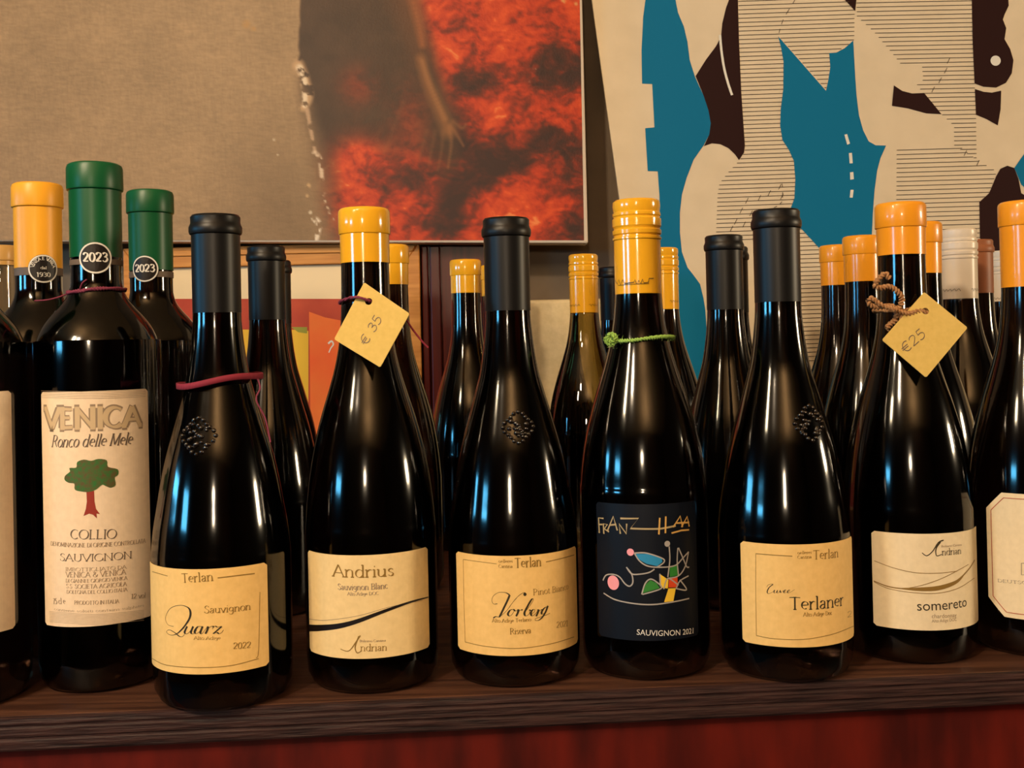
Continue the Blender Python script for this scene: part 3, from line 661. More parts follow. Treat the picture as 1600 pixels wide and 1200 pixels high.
# --- bottles behind; the cap top fixes each one's place
def place(px, py, H): p = atz(px, py, H); return p.x, p.y
HV = .3276
x, y = place(58, 288, HV); 
if math.dist((x, y), (ex, ey)) < .079: x, y = x*1.01, y*1.01
l2 = bottle(x, y, 'venica', 'yellow capsuled bottle with round black neck badge, left of tallest green capped bottle', 'tall', 'yellow_matt', .0600)
badge(l2, x, y, .0160, 68, 420, .0100, 'VENICA E VENICA', '1930', None); neckband(l2, .2620, .2675, .0158)
x, y = place(234, 294, HV)
while min(math.dist((x, y), (ex, ey)), math.dist((x, y), (l2.location.x, l2.location.y))) < .0785: x, y = x*1.005, y*1.005
print('L', x, y, tuple(l2.location), ex, ey)
l4 = bottle(x, y, 'venica', 'dark bottle with green capsule and 2023 badge, behind and right of the tallest bottle', 'tall', 'green', .0600)
badge(l4, x, y, .0160, 226, 420, .0098); neckband(l4, .2620, .2665, .0158)
rear = [
 ('venica', 2, 391, 'tall', 'tan_cap', .0220, 'pale glass bottle with tan capsule at the far left edge, behind the yellow capsule'),
 ('terlan', 415.5, 385, 'cork_black', 'black', .0590, 'second row bottle, black capsule, just right of the crimson corded bottle'),
 ('terlan', 429, 407, 'cork_black', 'black', .0590, 'third row bottle, thin sliver of black capsule left of the swoosh label bottle'),
 ('andrian', 609, 383, 'cork_gloss', 'yellow', .0345, 'yellow capped bottle half hidden right behind the swoosh label bottle'),
 ('andrian', 727, 406, 'cork_gloss', 'yellow', .0345, 'distant yellow capped bottle standing alone before the dark red board'),
 ('andrian', 773, 417, 'cork_gloss', 'yellow', .0345, 'farthest yellow capped bottle, a sliver beside the dark red board bottle'),
 ('haas', 911, 398, 'screw', 'yellow', .0610, 'distant bottle with ribbed yellow screw cap before the cream ledge'),
 ('terlan', 957, 422, 'cork_black', 'black', .0590, 'farthest black capped bottle, half behind the green twine bottle'),
 ('haas', 1035, 388, 'screw', 'yellow', .0610, 'bottle with ribbed yellow screw cap, behind and right of the green twine bottle'),
 ('terlan', 1130.5, 368, 'cork_black', 'black', .0590, 'second row black capped bottle just right of the turquoise poster shape'),
 ('terlan', 1142, 386, 'cork_black', 'black', .0590, 'third row black capped bottle, mostly hidden, under the ruled lines of the poster'),
 ('terlan', 1222, 400, 'cork_black', 'brown', .0590, 'brown capped bottle almost wholly hidden behind a front row black capped bottle'),
 ('andrian', 1307, 386, 'cork_gloss', 'orange', .0385, 'orange capped bottle, left and lower one of the pair before the poster'),
 ('andrian', 1346, 369, 'cork_gloss', 'orange', .0400, 'orange capped bottle, right one of the pair left of the jute tagged bottle'),
 ('andrian', 1437, 348, 'cork_gloss', 'orange', .0400, 'orange capped bottle hidden right behind the jute tagged bottle'),
 ('haas', 1497, 361, 'screw', 'white', .0610, 'bottle with ribbed white screw cap near the right edge'),
 ('andrian', 1523, 373, 'cork_black', 'brown', .0500, 'bottle with brown capsule just right of the white screw cap'),
 ('haas', 1568, 395, 'screw', 'white', .0560, 'distant bottle with pale ribbed cap, a sliver before the right edge'),
]
pos = []
for kind, px, py, cp, cm, dz, lb in rear: pos.append([*place(px, py, HGT[kind])])
fixed = [(qx, qy), (ax, ay), (vx, vy), (hx, hy), (tx, ty), (sx, sy), (ex, ey), (l2.location.x, l2.location.y), (l4.location.x, l4.location.y)]
for it in range(60):          # bottles stand apart: slide overlapping neighbours along their line of sight
    for a_ in range(len(pos)):
        for c_ in range(len(pos)):
            if a_ == c_: continue
            p, r_ = pos[a_], pos[c_]; d = math.dist(p, r_)
            if d < .0825 and p[1] >= r_[1]:
                k = 1+.004; p[0] *= k; p[1] *= k
                k = 1-.003; r_[0] *= k; r_[1] *= k
        for f_ in fixed:
            if math.dist(pos[a_], f_) < .0825: pos[a_][0] *= 1.004; pos[a_][1] *= 1.004
        if pos[a_][1] > 1.19: k = 1.19/pos[a_][1]; pos[a_][0] *= k; pos[a_][1] *= k
print('REAR', [(round(p[0], 3), round(p[1], 3)) for p in pos])
for (kind, px, py, cp, cm, dz, lb), (x, y) in zip(rear, pos):
    b = bottle(x, y, kind, lb, cp, cm, dz, glass='green_glass' if px == 911 else 'pale_glass' if px == 2 else 'glass')
    if cp == 'screw':
        i = Ink(Cyl(0, 0, .0152), .0002); zz = .2965-.052
        i.line([(-.022+.0012*k, zz+.0012*math.sin(k*2.1)) for k in range(15)], .0004); i.line([(.004+.0012*k, zz+.0014*math.sin(k*2.3)) for k in range(13)], .0004)
        i.build('signature', M['ink'], b, 'thin brown signature on the cap')
# --- right front bottle with octagonal label
fx, fy = place(1602, 304, .294); fx, fy = at(1602, 400, .715).x, .715
f_ = bottle(fx, fy, 'andrian', 'dark bottle with orange yellow capsule and eight sided cream label, cut by the right edge', 'cork_gloss', 'orange', .0570)
cF = Cyl(fx, fy, R); u0, _ = cF.uv(1539, 860); zt = cF.uv(1600, 772)[1]; zb = cF.uv(1600, 968)[1]
u0 = max(u0, -1.15*R)
L = label_sheet(f_, R, u0, u0+2.15*R, zb, zt, M['paper_white'], cham=.011, lab='eight sided cream label with red border line')
c2 = Cyl(fx, fy, R+.00035); i = Ink(c2, .00012); e1 = u0+2.15*R; ii = .0032; ch = .0105
i.line(catmull([(u0+ii, zb+ch+ii*.5), (u0+ii, (zt+zb)/2), (u0+ii, zt-ch-ii*.5)], 6), .0005)
i.line([(u0+ii, zt-ch-ii*.5), (u0+ch+ii*.5, zt-ii), ]+[(u0+ch+ii*.5+(e1-u0-2*ch-ii)*k/20, zt-ii) for k in range(1, 21)]+[(e1-ii, zt-ch-ii*.5)], .0005)
i.line([(u0+ii, zb+ch+ii*.5), (u0+ch+ii*.5, zb+ii), ]+[(u0+ch+ii*.5+(e1-u0-2*ch-ii)*k/20, zb+ii) for k in range(1, 21)]+[(e1-ii, zb+ch+ii*.5), (e1-ii, zt-ch-ii*.5)], .0005)
i.build('border_line', M['redline'], L)
i = Ink(c2, .00012); i.linepx([(1610, 880), (1596, 880), (1596, 898), (1610, 898)], .0004, smooth=0); i.text('DEUTSCH', (1559, 909), (1612, 913), .0018, 'serif', .12)
i.build('lettering', M['inkgd'], L)

# ------------------------------------------------------------------ cords, twine and price tags
def loop(x, y, rx, ry, z, tilt=(0, 0), n=64, wob=.0):
    return [(rx*math.sin(2*math.pi*k/n), -ry*math.cos(2*math.pi*k/n), z+tilt[0]*math.sin(2*math.pi*k/n)*rx-tilt[1]*math.cos(2*math.pi*k/n)*ry+wob*math.sin(6*math.pi*k/n)) for k in range(n)]
# flat crimson band round the Quarz bottle, resting on the shoulder
r0 = empty('neck_cord', (qx, qy, 0), 'flat crimson cord looped round the shoulder of a black capped bottle', 'cord')
V = []; Fc = []; n = 72
P = []
for k in range(n):
    a_ = 2*math.pi*k/n; s1, c1 = math.sin(a_), math.cos(a_)
    P.append((.0250*s1+.001, -.0245*c1, .1885+.0030*s1-.0*c1+.0008*math.sin(3*a_)))
for k, p in enumerate(P):
    d = Vector((p[0], p[1], 0)).normalized()
    for dr, dz in ((0, -.0019), (.0006, -.0016), (.0006, .0016), (0, .0019)): V.append((p[0]+d.x*dr, p[1]+d.y*dr, p[2]+dz))
for k in range(n):
    j = (k+1) % n
    for e in range(4): Fc.append((4*k+e, 4*j+e, 4*j+(e+1) % 4, 4*k+(e+1) % 4))
obj('band', V, Fc, M['str_red'], r0, True)
tube('tail', catmull([(.0245, -.006, .1905), (.0275, -.010, .184), (.026, -.014, .177), (.031, -.014, .166), (.0345, -.0165, .152)], 6), .0005, M['str_pur'], r0)
r0 = empty('neck_cord', (ex, ey, 0), 'thin purple cord tied round the neck of the tallest green capped bottle', 'cord')
zc = Cyl(ex, ey, .0162).uv(153, 453)[1]
tube('band', loop(0, 0, .0172, .0172, zc, (.06, .0), wob=.0003), .0009, M['str_pur'], r0, True, twist=(260, .0007))
tube('tail', catmull([(-.0172, -.002, zc-.001), (-.022, -.006, zc-.0035), (-.030, -.004, zc-.005), (-.040, .0, zc-.0052)], 6), .0005, M['str_pur'], r0)
tube('tail', catmull([(-.004, -.0172, zc), (-.002, -.0185, zc+.004), (.001, -.0185, zc+.0065)], 6), .0005, M['str_pur'], r0)
r0 = empty('neck_cord', (hx, hy, 0), 'fuzzy light green twine tied round the bottle with the navy label', 'twine')
zc = Cyl(hx, hy, .0215).uv(1000, 529)[1]
tube('band', loop(0, 0, .0215, .0200, zc+.0003, (.03, .03), n=120, wob=.0006), .00085, M['str_grn'], r0, True, twist=(300, .0008), seg=6)
cu = [(-.0195-.0040*math.cos(t_)*(1-t_/16), -.0150-.001*t_/6, zc+.0005-.0042*math.sin(t_)*(1-t_/16)) for t_ in np.linspace(0, 11, 60)]
tube('knot', cu, .0008, M['str_grn'], r0, twist=(300, .0006), seg=6)
rnd = random.Random(3); V = []; Fc = []
for k in range(150):
    a_ = rnd.uniform(-2.2, 2.2); rr = .0215
    p = Vector((rr*math.sin(a_), -.0200*math.cos(a_), zc+.0006*math.sin(3*a_))) if rnd.random() < .7 else Vector((-.0195+rnd.uniform(-.004, .004), -.016, zc+rnd.uniform(-.006, .004)))
    d = Vector((rnd.uniform(-1, 1), rnd.uniform(-1, .2), rnd.uniform(-1, 1))).normalized()*rnd.uniform(.0015, .0042); sd = d.cross(Vector((.3, 1, .2))).normalized()*.00013
    b0 = len(V); V += [p-sd, p+sd, p+d]; Fc.append((b0, b0+1, b0+2))
fz = obj('fuzz', V, Fc, M['str_grn'], r0); fz['kind'] = 'stuff'

def tag(name, corners, hole, txt, tpx, th, label, Ytop, Ybot):
    """corners in photo order top, right, bottom, left: a square card hanging in front of the neck"""
    ys = (Ytop, (Ytop+Ybot)/2, Ybot, (Ytop+Ybot)/2)
    P = [at(*c, Y) for c, Y in zip(corners, ys)]
    O = sum(P, Vector())/4; t0 = empty(name, O, label, 'tag')
    ux = ((P[1]-P[0])+(P[2]-P[3])).normalized(); uy = ((P[0]-P[3])+(P[1]-P[2])).normalized(); sh = Flat(O, ux, uy)
    C = [sh.uv(*c) for c in corners]
    C2 = []
    for k in range(4):     # small rounded corners
        a_, b_, c_ = C[k-1], C[k], C[(k+1) % 4]
        for q, f in ((a_, .02), (c_, .02)): C2.append((b_[0]+(q[0]-b_[0])*f, b_[1]+(q[1]-b_[1])*f))
    hu = sh.uv(*hole)
    # card with a real punched hole: outer ring of points bridged to the hole rim
    N = 48; out = []; inn = []
    def hit(an):
        d = (math.cos(an), math.sin(an)); best = 9
        for k in range(len(C2)):
            p, q = C2[k], C2[(k+1) % len(C2)]; ex_, ey_ = q[0]-p[0], q[1]-p[1]; den = d[0]*ey_-d[1]*ex_
            if abs(den) < 1e-12: continue
            tt = ((p[0]-hu[0])*ey_-(p[1]-hu[1])*ex_)/den; ss = ((p[0]-hu[0])*d[1]-(p[1]-hu[1])*d[0])/den
            if tt > 0 and -1e-6 <= ss <= 1+1e-6: best = min(best, tt)
        return (hu[0]+d[0]*best, hu[1]+d[1]*best)
    angs = sorted(set([2*math.pi*k/N for k in range(N)]+[math.atan2(p[1]-hu[1], p[0]-hu[0]) % (2*math.pi) for p in C2])); N = len(angs)
    V = []; Fc = []
    for e in (0.0, -.0005):
        for an in angs: V.append(Vector(sh.p3(*hit(an), e))-O)
        for an in angs: V.append(Vector(sh.p3(hu[0]+.0022*math.cos(an), hu[1]+.0022*math.sin(an), e))-O)
    for k in range(N):
        j = (k+1) % N
        Fc += [(k, j, N+j, N+k), (2*N+k, 3*N+k, 3*N+j, 2*N+j), (k, 2*N+k, 2*N+j, j), (N+k, N+j, 3*N+j, 3*N+k)]
    card = obj('card', V, Fc, M['paper_tag'], t0)
    lsh = Flat(O, ux, uy); i = Ink(lsh, .0002)
    i.text(txt, *tpx, th, 'hand', .07, .15, contrast=.3); o = i.build('handwriting', M['inkgd'], card, 'thin handwritten price')
    for v_ in o.data.vertices: v_.co -= O
    return t0, O, sh
t1, O1, sh1 = tag('price_tag', [(569, 441), (640, 490), (594, 574), (522, 530)], (576, 471), '€ 35', [(572, 541), (598, 498)], .0058, 'yellow card price tag reading € 35 hanging on the swoosh label bottle', ay-.0185, ay-.036)
hp3 = at(576, 471, ay-.0215)-O1
tube('cord', catmull([at(579, 472, ay-.0185)-O1, hp3+Vector((0, -.0015, .0005)), at(556, 464, ay-.0235)-O1, at(534, 470, ay-.014)-O1, at(531, 474, ay-.006)-O1], 6), .0007, M['str_pur'], t1, twist=(300, .0005), seg=6)
tube('cord', catmull([at(634, 498, ay-.022)-O1, at(645, 515, ay-.020)-O1, at(660, 534, ay-.020)-O1, at(669, 543, ay-.020)-O1], 6), .0006, M['str_red'], t1)
t2, O2, sh2 = tag('price_tag', [(1444, 456), (1512, 512), (1447, 590), (1378, 531)], (1446, 486), '€25', [(1414, 553), (1448, 524)], .0062, 'yellow card price tag reading 25 tied with jute twine to the white label bottle', sy-.019, sy-.036)
def jp(P): return catmull([at(px, py, sy-.021-.001*k_)-O2 for k_, (px, py) in enumerate(P)], 8)
tube('jute_cord', jp([(1449, 490), (1436, 486), (1420, 490), (1404, 486), (1392, 478), (1370, 480), (1357, 474), (1362, 466), (1376, 476), (1398, 484)]), .0011, M['str_jute'], t2, twist=(220, .0009), seg=6)
tube('jute_cord', jp([(1402, 486), (1409, 470), (1404, 458), (1390, 448), (1374, 450), (1367, 444), (1382, 428), (1390, 436)]), .0012, M['str_jute'], t2, twist=(220, .0010), seg=6)
tube('jute_cord', jp([(1402, 486), (1399, 500), (1390, 508), (1386, 514)]), .0012, M['str_jute'], t2, twist=(220, .0010), seg=6)
tube('jute_cord', jp([(1402, 486), (1412, 505), (1418, 525), (1416, 545)]), .0013, M['str_jute'], t2, twist=(220, .0012), seg=6)
zc = Cyl(sx, sy, .0165).uv(1410, 484)[1]
lp = [(sx+p[0]-O2.x, sy+p[1]-O2.y, p[2]-O2.z) for p in loop(0, 0, .0178, .0178, zc, (0, .0), wob=.0004)]
tube('jute_cord', lp, .0010, M['str_jute'], t2, True, twist=(220, .0008), seg=6)

# ------------------------------------------------------------------ what stands against the wall
def plane_px(Y): return Flat(Vector((0, Y, 0)), (1, 0, 0), (0, 0, 1))
def slab(name, pts, Y, th, m, parent=None, label=None, bev=0.0):
    """upright board: outline on the plane y = Y, thickness th backwards"""
    n = len(pts); V = [(u, Y, v) for u, v in pts]+[(u, Y+th, v) for u, v in pts]
    Fc = [tuple(range(n)), tuple(range(2*n-1, n-1, -1))]+[(i, n+i, n+(i+1) % n, (i+1) % n) for i in range(n)]
    o = obj(name, V, Fc, m, parent, False, label)
    bm = bmesh.new(); bm.from_mesh(o.data); bmesh.ops.recalc_face_normals(bm, faces=bm.faces); bm.to_mesh(o.data); bm.free()
    if bev: b = o.modifiers.new('b', 'BEVEL'); b.width = bev; b.segments = 2
    return o
# framed print
FY = 1.262; fp = plane_px(FY); g = lambda x, y: fp.uv(x, y)
fr = empty('framed_print', (0, 0, 0), 'honey wood framed red and yellow print standing on the counter behind the bottles, left half', 'picture')
xl, xr = g(196, 450)[0], g(658, 500)[0]; xil, xir = g(216, 450)[0], g(636, 500)[0]; zt, zi = g(430, 384)[1], g(430, 415)[1]; wd = zt-zi
slab('top_rail', [(xl, zt), (xr, zt), (xir, zi), (xil, zi)], FY-.006, .02, M['framew'], fr, bev=.001)
slab('top_bead', [(xl+.004, zt-.004), (xr-.004, zt-.004), (xr-.008, zt-.0105), (xl+.008, zt-.0105)], FY-.0085, .0026, M['framew'], fr, bev=.0008)
slab('bottom_rail', [(xl, 0.0005), (xr, 0.0005), (xir, wd), (xil, wd)], FY-.006, .02, M['framew'], fr, bev=.001)
slab('side_rail', [(xl, 0.0005), (xil, wd), (xil, zi), (xl, zt)], FY-.006, .02, M['framew'], fr, bev=.001)
slab('side_rail', [(xr, 0.0005), (xir, wd), (xir, zi), (xr, zt)][::-1], FY-.006, .02, M['framew'], fr, bev=.001)
mt = slab('mount', [(xil-.002, wd-.002), (xir+.002, wd-.002), (xir+.002, zi+.002), (xil-.002, zi+.002)], FY+.001, .002, M['mat'], fr)
def flat_poly(name, px, Y, m, parent, label=None, smooth=0, lift=.0002):
    i = Ink(plane_px(Y), lift); i.polypx(px, smooth); return i.build(name, m, parent, label)
flat_poly('red_field', [(235, 467), (636, 467), (636, 780), (235, 780)], FY+.001, M['pr_red'], mt, lift=.0002)
flat_poly('yellow_shape', [(440, 514), (482, 517), (482, 700), (430, 700)], FY+.001, M['pr_yellow'], mt, lift=.0004)
flat_poly('yellow_shape', [(376, 515), (392, 515), (392, 700), (376, 700)], FY+.001, M['pr_yellow'], mt, lift=.0004)
flat_poly('olive_shape', [(455, 511), (480, 511), (480, 521), (466, 519)], FY+.001, M['pr_olive'], mt, lift=.0006)
flat_poly('orange_shape', [(483, 487), (508, 496), (560, 506), (575, 720), (486, 720)], FY+.001, M['pr_orange'], mt, lift=.0006)
i = Ink(plane_px(FY+.001), .0008); i.linepx([(513, 537), (518, 533), (521, 538), (517, 544), (514, 551)], .0022, .0012); i.build('white_mark', M['whitei'], mt)

# dark red board
RY = 1.268; rp = plane_px(RY)
rb = empty('red_board', (0, 0, 0), 'dark red wooden board with vertical mouldings right of the framed print', 'board')
xl, zt = rp.uv(661, 385); xr, _ = rp.uv(800, 400)
slab('panel', [(xl, .0005), (xr, .0005), (xr, zt), (xl, zt)], RY, .016, M['redwood'], rb)
for a_, b_ in ((661, 671), (674, 690), (784, 800)):
    u0_, u1_ = rp.uv(a_, 500)[0], rp.uv(b_, 500)[0]; slab('moulding', [(u0_, .0006), (u1_, .0006), (u1_, zt-.0002), (u0_, zt-.0002)], RY-.006, .006, M['redwood'], rb, bev=.0015)

# ---- big canvas, standing on the print and the board
PY = 1.235; pp = plane_px(PY)
pt = empty('canvas_painting', (0, 0, 0), 'large canvas painting, taupe field at left and dark brown with fiery red masses at right', 'painting')
zb_ = max(pp.uv(400, 378)[1], 0); 
cs = [pp.uv(-60, 377), pp.uv(919, 380), pp.uv(908, -70), pp.uv(-60, -70)]
zfr = g(430, 384)[1]
cb = slab('canvas_body', cs, PY+.0004, .030, mat('canvas_edge', (214, 200, 184), .7), pt, bev=.002); cb['label'] = 'pale canvas edge'
NX, NY = 480, 222
gx, gy = np.meshgrid(np.linspace(-58, 1, NX), np.linspace(-68, 375, NY))
gx = np.linspace(0, 1, NX)[None, :]*np.ones((NY, 1)); gy = np.linspace(-66, 375.5, NY)[:, None]*np.ones((1, NX))
gx = -58+gx*((904.5+(gy+66)*.0185)+58)
rs = np.random.RandomState(5)
def vnoise(x, y, s):
    T = rs.rand(64, 64); x = x/s; y = y/s; xi = np.floor(x).astype(int); yi = np.floor(y).astype(int); fx_ = x-xi; fy_ = y-yi
    fx_ = fx_*fx_*(3-2*fx_); fy_ = fy_*fy_*(3-2*fy_); t_ = lambda a, b: T[a % 64, b % 64]
    return (t_(xi, yi)*(1-fx_)+t_(xi+1, yi)*fx_)*(1-fy_)+(t_(xi, yi+1)*(1-fx_)+t_(xi+1, yi+1)*fx_)*fy_
def fbm(x, y, s, o=5): return sum(vnoise(x, y, s/2**k)/2**k for k in range(o))/sum(1/2**k for k in range(o))
def blob(cx, cy, rx, ry): return np.exp(-(((gx-cx)/rx)**2+((gy-cy)/ry)**2))
sm = lambda a, b, x: np.clip((x-a)/(b-a), 0, 1)**2*(3-2*np.clip((x-a)/(b-a), 0, 1))
mix = lambda A, B, m_: A*(1-m_[..., None])+B*m_[..., None]
C = np.ones((NY, NX, 3))*np.array([160, 132, 98.])
n1 = fbm(gx, gy, 60); nw = fbm(gx*1.0, gy*4, 10, 3); nv = fbm(gx*4, gy, 10, 3)
C *= (1+.16*(nw-.5)+.10*(nv-.5)+.14*(n1-.5))[..., None]
bx = np.interp(gy[:, 0], [-70, 60, 110, 180, 260, 350, 380], [470, 468, 466, 482, 500, 522, 528])[:, None]+3*(vnoise(gy, gy*0, 12)-.5)
soft = np.interp(gy[:, 0], [-70, 90, 160, 380], [2, 3, 22, 40])[:, None]
dk = sm(-1, 1, (gx-bx)/soft)
dcol = np.array([72, 53, 39.])*(.85+.3*fbm(gx, gy, 30))[..., None]
C = mix(C, dcol, dk)
C = mix(C, np.array([112, 90, 66.])*np.ones_like(C), blob(440, 330, 90, 120)*.55*(1-dk))
# red masses
arm_x = np.interp(gy[:, 0], [-70, 0, 90, 190, 260, 380], [600, 640, 668, 705, 700, 560])[:, None]
redm = sm(-8, 30, gx-arm_x)*1.0
redm = np.maximum(redm, np.clip(blob(560, 250, 38, 34)*1.3+blob(570, 320, 70, 50)*1.1+blob(650, 290, 60, 50)*1.2+blob(560, 135, 30, 30)*.45+blob(640, 190, 30, 60)*.45+blob(620, 360, 90, 40)*1.2, 0, 1))
dark = np.clip(sum(blob(*b_)*k_ for b_, k_ in (((880, 95, 42, 45), 1.0), ((860, 110, 60, 25), .7), ((735, 130, 45, 20), .8), ((705, 200, 35, 45), .9), ((870, 225, 60, 28), .95), ((760, 245, 50, 35), .85), ((715, 300, 38, 28), 1.0), ((700, 355, 40, 22), .9), ((900, 300, 25, 60), .6), ((640, 275, 30, 25), .7), ((600, 300, 20, 20), .4), ((905, 370, 30, 30), .7), ((795, 265, 40, 18), .6), ((600, 120, 40, 60), .5))), 0, 1)
wx = gx+26*(fbm(gx, gy, 45, 3)-.5); wy = gy+26*(fbm(gx, gy, 38, 3)-.5)
n2 = .5*fbm(wx+.4*wy, wy, 46, 6)+.5*fbm(wx*.8, wy*1.1-.3*wx, 31, 6); n3 = fbm(wx-wy*.8, (wy+wx*.4)*1.6, 12, 4)
heat = np.clip(.64+1.1*(n2-.5)+.6*(n3-.5)-dark*.62, 0, 1)
stops = [(0, (58, 36, 32)), (.22, (80, 40, 32)), (.42, (128, 46, 30)), (.62, (186, 58, 30)), (.88, (218, 82, 38)), (1, (232, 132, 74))]
rc = np.stack([np.interp(heat, [s_[0] for s_ in stops], [s_[1][k_] for s_ in stops]) for k_ in range(3)], -1)
C = mix(C, rc, np.clip(redm*dk, 0, 1))
flk = fbm(gx, gy, 9, 3)
def stroke(P, w0, w1, col, al=1.0, hard=1.0, broken=False):
    global C
    P = catmull(P, 10); best = np.full(gx.shape, 9e9); wb = np.ones(gx.shape)
    for k_, (x_, y_) in enumerate(P):
        w_ = w0+(w1-w0)*k_/(len(P)-1); d_ = np.hypot(gx-x_, gy-y_)/w_
        best = np.minimum(best, d_)
    if broken: al = al*sm(.38, .52, flk)
    C = mix(C, np.array(col, float)*np.ones_like(C), al*np.clip((1-best)*2*hard, 0, 1))
stroke([(615, -60), (632, 0), (648, 50), (660, 90)], 46, 24, (104, 66, 42), .8, .5)
stroke([(628, -60), (650, 20), (660, 70)], 16, 9, (170, 98, 54), .7, .5)
stroke([(657, 92), (668, 130), (690, 180), (700, 205)], 12, 17, (136, 90, 54), .9, .6)
stroke([(660, 95), (672, 132), (695, 185)], 6, 7, (168, 114, 70), .7, .4)
for P_, al in (([(702, 200), (705, 225), (700, 262)], .9), ([(704, 196), (716, 214), (724, 228)], .9), ([(708, 190), (722, 200), (728, 194)], .8), ([(692, 205), (690, 235), (684, 266)], .5), ([(680, 205), (674, 235), (670, 258)], .4), ([(666, 205), (660, 230), (655, 250)], .3), ([(630, 160), (615, 200), (600, 240)], .3)):
    stroke(P_, 6, 3, (160, 106, 66), al*.6, .5)
for P_, w_, cc in (([(466, 102), (474, 120), (482, 150), (474, 168)], 10, (196, 160, 120)), ([(468, 106), (476, 130), (476, 165)], 6, (232, 214, 186)), ([(480, 172), (486, 205), (492, 235)], 4, (190, 158, 126)), ([(492, 240), (500, 250), (503, 280)], 5, (224, 200, 172)), ([(503, 285), (510, 320), (522, 346)], 3, (206, 180, 150)), ([(494, 345), (498, 352), (494, 375)], 6, (240, 226, 206)), ([(482, 290), (480, 306)], 4, (200, 165, 120)), ([(428, 218), (434, 242)], 2.5, (200, 180, 150)), ([(396, 10), (395, 14)], 4, (214, 190, 150)), ([(385, 38), (396, 46)], 7, (176, 136, 86)), ([(836, 108), (826, 126)], 4, (226, 200, 180)), ([(880, 2), (900, 6)], 4, (210, 160, 100)), ([(485, 332), (488, 342)], 3, (220, 205, 180))):
    stroke(P_, w_*1.3, w_*.9, cc, .9, .8, True)
C = np.clip(C, 0, 255)/255; Cl = np.where(C <= .04045, C/12.92, ((C+.055)/1.055)**2.4)
V = [];
for j in range(NY):
    for k in range(NX): u, v_ = pp.uv(float(gx[j, k]), float(gy[j, k])); V.append((u, PY, v_))
Fc = [(j*NX+k, (j+1)*NX+k, (j+1)*NX+k+1, j*NX+k+1) for j in range(NY-1) for k in range(NX-1)]
mp = mat('painted_canvas', (128, 128, 128), .5, .35); nt = mp.node_tree
an = nt.nodes.new('ShaderNodeAttribute'); an.attribute_name = 'Col'; nt.links.new(an.outputs['Color'], nt.nodes['Principled BSDF'].inputs['Base Color'])
tcn = nt.nodes.new('ShaderNodeTexCoord'); bp = nt.nodes.new('ShaderNodeBump'); bp.inputs['Strength'].default_value = .35; bp.inputs['Distance'].default_value = .0006
wv = nt.nodes.new('ShaderNodeTexNoise'); wv.inputs['Scale'].default_value = 420; nt.links.new(tcn.outputs['Object'], wv.inputs['Vector']); nt.links.new(wv.outputs['Fac'], bp.inputs['Height']); nt.links.new(bp.outputs[0], nt.nodes['Principled BSDF'].inputs['Normal'])
po = obj('painted_surface', V, Fc, mp, pt)
ca = po.data.color_attributes.new('Col', 'FLOAT_COLOR', 'POINT')
ca.data.foreach_set('color', np.concatenate([Cl.reshape(-1, 3), np.ones((NX*NY, 1))], 1).astype(np.float32).ravel())

# ---- abstract poster board leaning beside it
QY = 1.262; qp = plane_px(QY)
ps = empty('poster_board', (0, 0, 0), 'abstract poster on cream board, turquoise and dark brown shapes with fine ruled lines', 'poster')
A_ = Vector(qp.uv(925, 0)); B_ = Vector(qp.uv(965, 290)); dn = (B_-A_).normalized()
tb = (A_.y-.001)/(-dn.y); LB = A_+dn*tb; TL = A_-dn*.12; ac = Vector((-dn.y, dn.x))
TR = TL+ac*.66; RB = TR+dn*((TR.y-.001)/(-dn.y)) ; RB = Vector((LB.x, LB.y))+ac*.66
pb = slab('board', [tuple(LB), tuple(RB), tuple(TR), tuple(TL)], QY+.0001, .006, M['pcream'], ps)
pz = lambda P: [(900+x/2.2857, y/2.2857) for x, y in P]
def pshape(name, m, polys, lift=.0003, smooth=0):
    for P in polys: i = Ink(qp, lift); i.polypx(pz(P), smooth); i.build(name, M[m], pb)
blue1 = [(252, -60), (340, -60), (355, 0), (364, 45), (385, 95), (398, 150), (406, 215), (425, 275), (455, 340), (473, 395), (481, 440), (476, 480), (455, 520), (420, 570), (395, 635), (378, 695), (371, 760), (371, 830), (378, 900), (398, 955), (425, 990), (443, 1015), (455, 1065), (462, 1110), (480, 1400), (300, 1400), (300, 880), (298, 700), (292, 612), (256, 611), (247, 458), (280, 455), (272, 300), (236, 299), (234, 180), (240, 60), (248, 0)]
blue2 = [(722, 130), (893, 325), (901, 285), (908, 240), (904, 190), (930, 188), (960, 172), (990, 145), (995, 240), (1001, 335), (1010, 410), (1025, 465), (1045, 505), (1070, 519), (1107, 520), (1087, 565), (1075, 610), (1066, 680), (1060, 760), (1056, 850), (1050, 920), (890, 920), (870, 888), (800, 812), (765, 748), (780, 708), (783, 640), (778, 575), (760, 535), (737, 500), (729, 450), (731, 390), (740, 320), (741, 220), (732, 170)]
pshape('turquoise_print', 'pblue', [blue1, blue2, [(1640, 505), (1600, 550), (1565, 600), (1590, 660), (1640, 700)]])
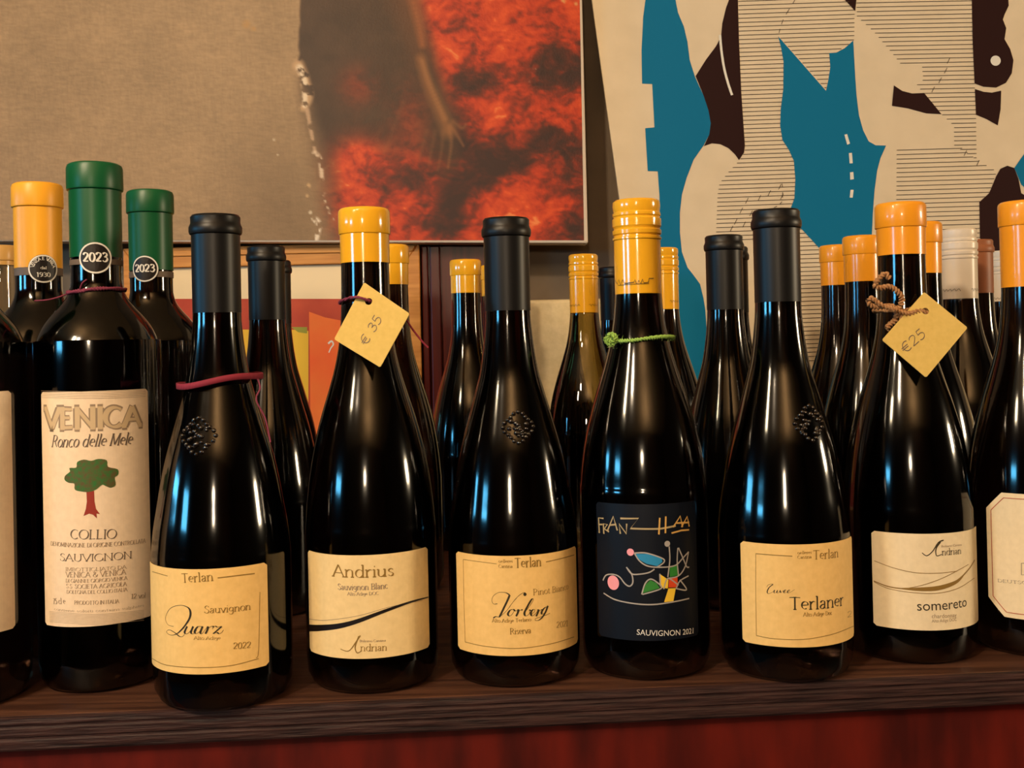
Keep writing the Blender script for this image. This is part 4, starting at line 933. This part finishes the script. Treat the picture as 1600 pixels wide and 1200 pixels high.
dark = [[(560, -60), (577, -60), (578, 0), (582, 150), (590, 330), (603, 520), (600, 545), (582, 572), (568, 552), (545, 530), (515, 515), (485, 512), (457, 522), (476, 480), (481, 440), (473, 395), (455, 340), (427, 272), (465, 212), (500, 165), (518, 130), (522, 85), (535, 30), (548, -5)],
        [(955, -5), (900, -60), (1010, -60), (1001, 0), (997, 40)],
        [(1135, 305), (1165, 325), (1200, 334), (1243, 332), (1270, 365), (1305, 408), (1250, 405), (1185, 387), (1128, 378)],
        [(1412, -60), (1540, -60), (1545, 20), (1530, 52), (1524, 70), (1536, 100), (1530, 140), (1550, 175), (1562, 215), (1556, 262), (1535, 296), (1500, 313), (1455, 310), (1423, 298), (1416, 150)],
        [(1424, 318), (1455, 328), (1485, 331), (1518, 324), (1516, 390), (1506, 448), (1465, 425), (1428, 410)],
        [(1500, 630), (1515, 603), (1540, 592), (1565, 600), (1580, 640), (1590, 690), (1640, 720), (1640, 1200), (1560, 1200), (1540, 900), (1480, 900), (1442, 850), (1440, 722), (1475, 690)]]
pshape('dark_print', 'pdark', dark)
i = Ink(qp, .0005); i.linepx(pz([(514, 125), (519, 180), (528, 240), (542, 295), (557, 340)]), .0028); i.build('pale_arc', M['pwhite'], pb)
i = Ink(qp, .0005); i.disc(qp.uv(*pz([(1498, 217)])[0]), .0060); i.build('pale_disc', M['pwhite'], pb)
for P in ([(958, 481), (968, 479), (978, 513), (968, 517)], [(974, 547), (985, 546), (988, 583), (977, 584)], [(978, 616), (990, 614), (992, 640), (979, 642)], [(980, 678), (991, 678), (988, 706), (977, 706)]):
    i = Ink(qp, .0005); i.polypx(pz(P)); i.build('pale_dash', M['pwhite'], pb)
def hatch(ink, P, y0, y1, step, slope, x0=560):
    n = len(P); k = 0; y = y0
    while y < y1:
        xs = []
        for a_ in range(n):
            (xa_, ya_), (xb_, yb_) = P[a_], P[(a_+1) % n]; fa = ya_-(y+slope*(xa_-x0)); fb = yb_-(y+slope*(xb_-x0))
            if fa*fb < 0: t_ = fa/(fa-fb); xs.append(xa_+(xb_-xa_)*t_)
        xs.sort()
        for a_, b_ in zip(xs[::2], xs[1::2]):
            if b_-a_ > 4:
                U = [qp.uv(*p_) for p_ in pz([(a_, y+slope*(a_-x0)), (b_, y+slope*(b_-x0))])]; ink.line(U, .00075)
        y += step
i = Ink(qp, .0004)
hatch(i, [(578, -60), (955, -30), (995, 40), (993, 142), (960, 170), (904, 190), (908, 240), (893, 320), (722, 128), (732, 170), (741, 220), (740, 320), (731, 390), (729, 450), (737, 500), (760, 535), (778, 575), (783, 640), (780, 708), (765, 748), (800, 812), (870, 888), (890, 930), (890, 1300), (780, 1300), (790, 900), (500, 840), (505, 700), (512, 655), (548, 610), (585, 572), (603, 540), (590, 330), (582, 150)], -40, 1320, 15.2, -.035)
hatch(i, [(1003, 60), (1001, 0), (1005, -60), (1412, -60), (1416, 150), (1423, 298), (1428, 410), (1430, 570), (1350, 520), (1350, 450), (1305, 408), (1243, 332), (1215, 305), (1240, 285), (1235, 235), (1165, 235), (1120, 180), (1060, 110)], -40, 620, 15.6, -.02, 1200)
hatch(i, [(1145, 525), (1360, 515), (1430, 570), (1502, 612), (1475, 690), (1440, 722), (1442, 850), (1430, 1300), (1140, 1300)], 500, 1320, 16, -.03, 1300)
o = i.build('ruled_lines', M['pline'], pb); o['kind'] = 'stuff'
i = Ink(qp, .0004)
for P in ([(782, 0), (740, 70), (722, 128)], [(736, 656), (735, 720), (700, 745)]):
    P = catmull(P, 4)
    for a_, b_ in zip(P[::2], P[1::2]): i.linepx(pz([a_, b_]), .0007)
for (x_, y_) in ((728, 665), (690, 688), (655, 705), (610, 715), (590, 750), (570, 790), (555, 815), (625, 760), (600, 800), (735, 700), (1330, 215), (1320, 250), (1300, 285), (1275, 318), (1390, 545), (1435, 580)): i.linepx(pz([(x_-5, y_+12), (x_+5, y_-8)]), .0007)
i.build('dashed_lines', M['pline'], pb)['kind'] = 'stuff'
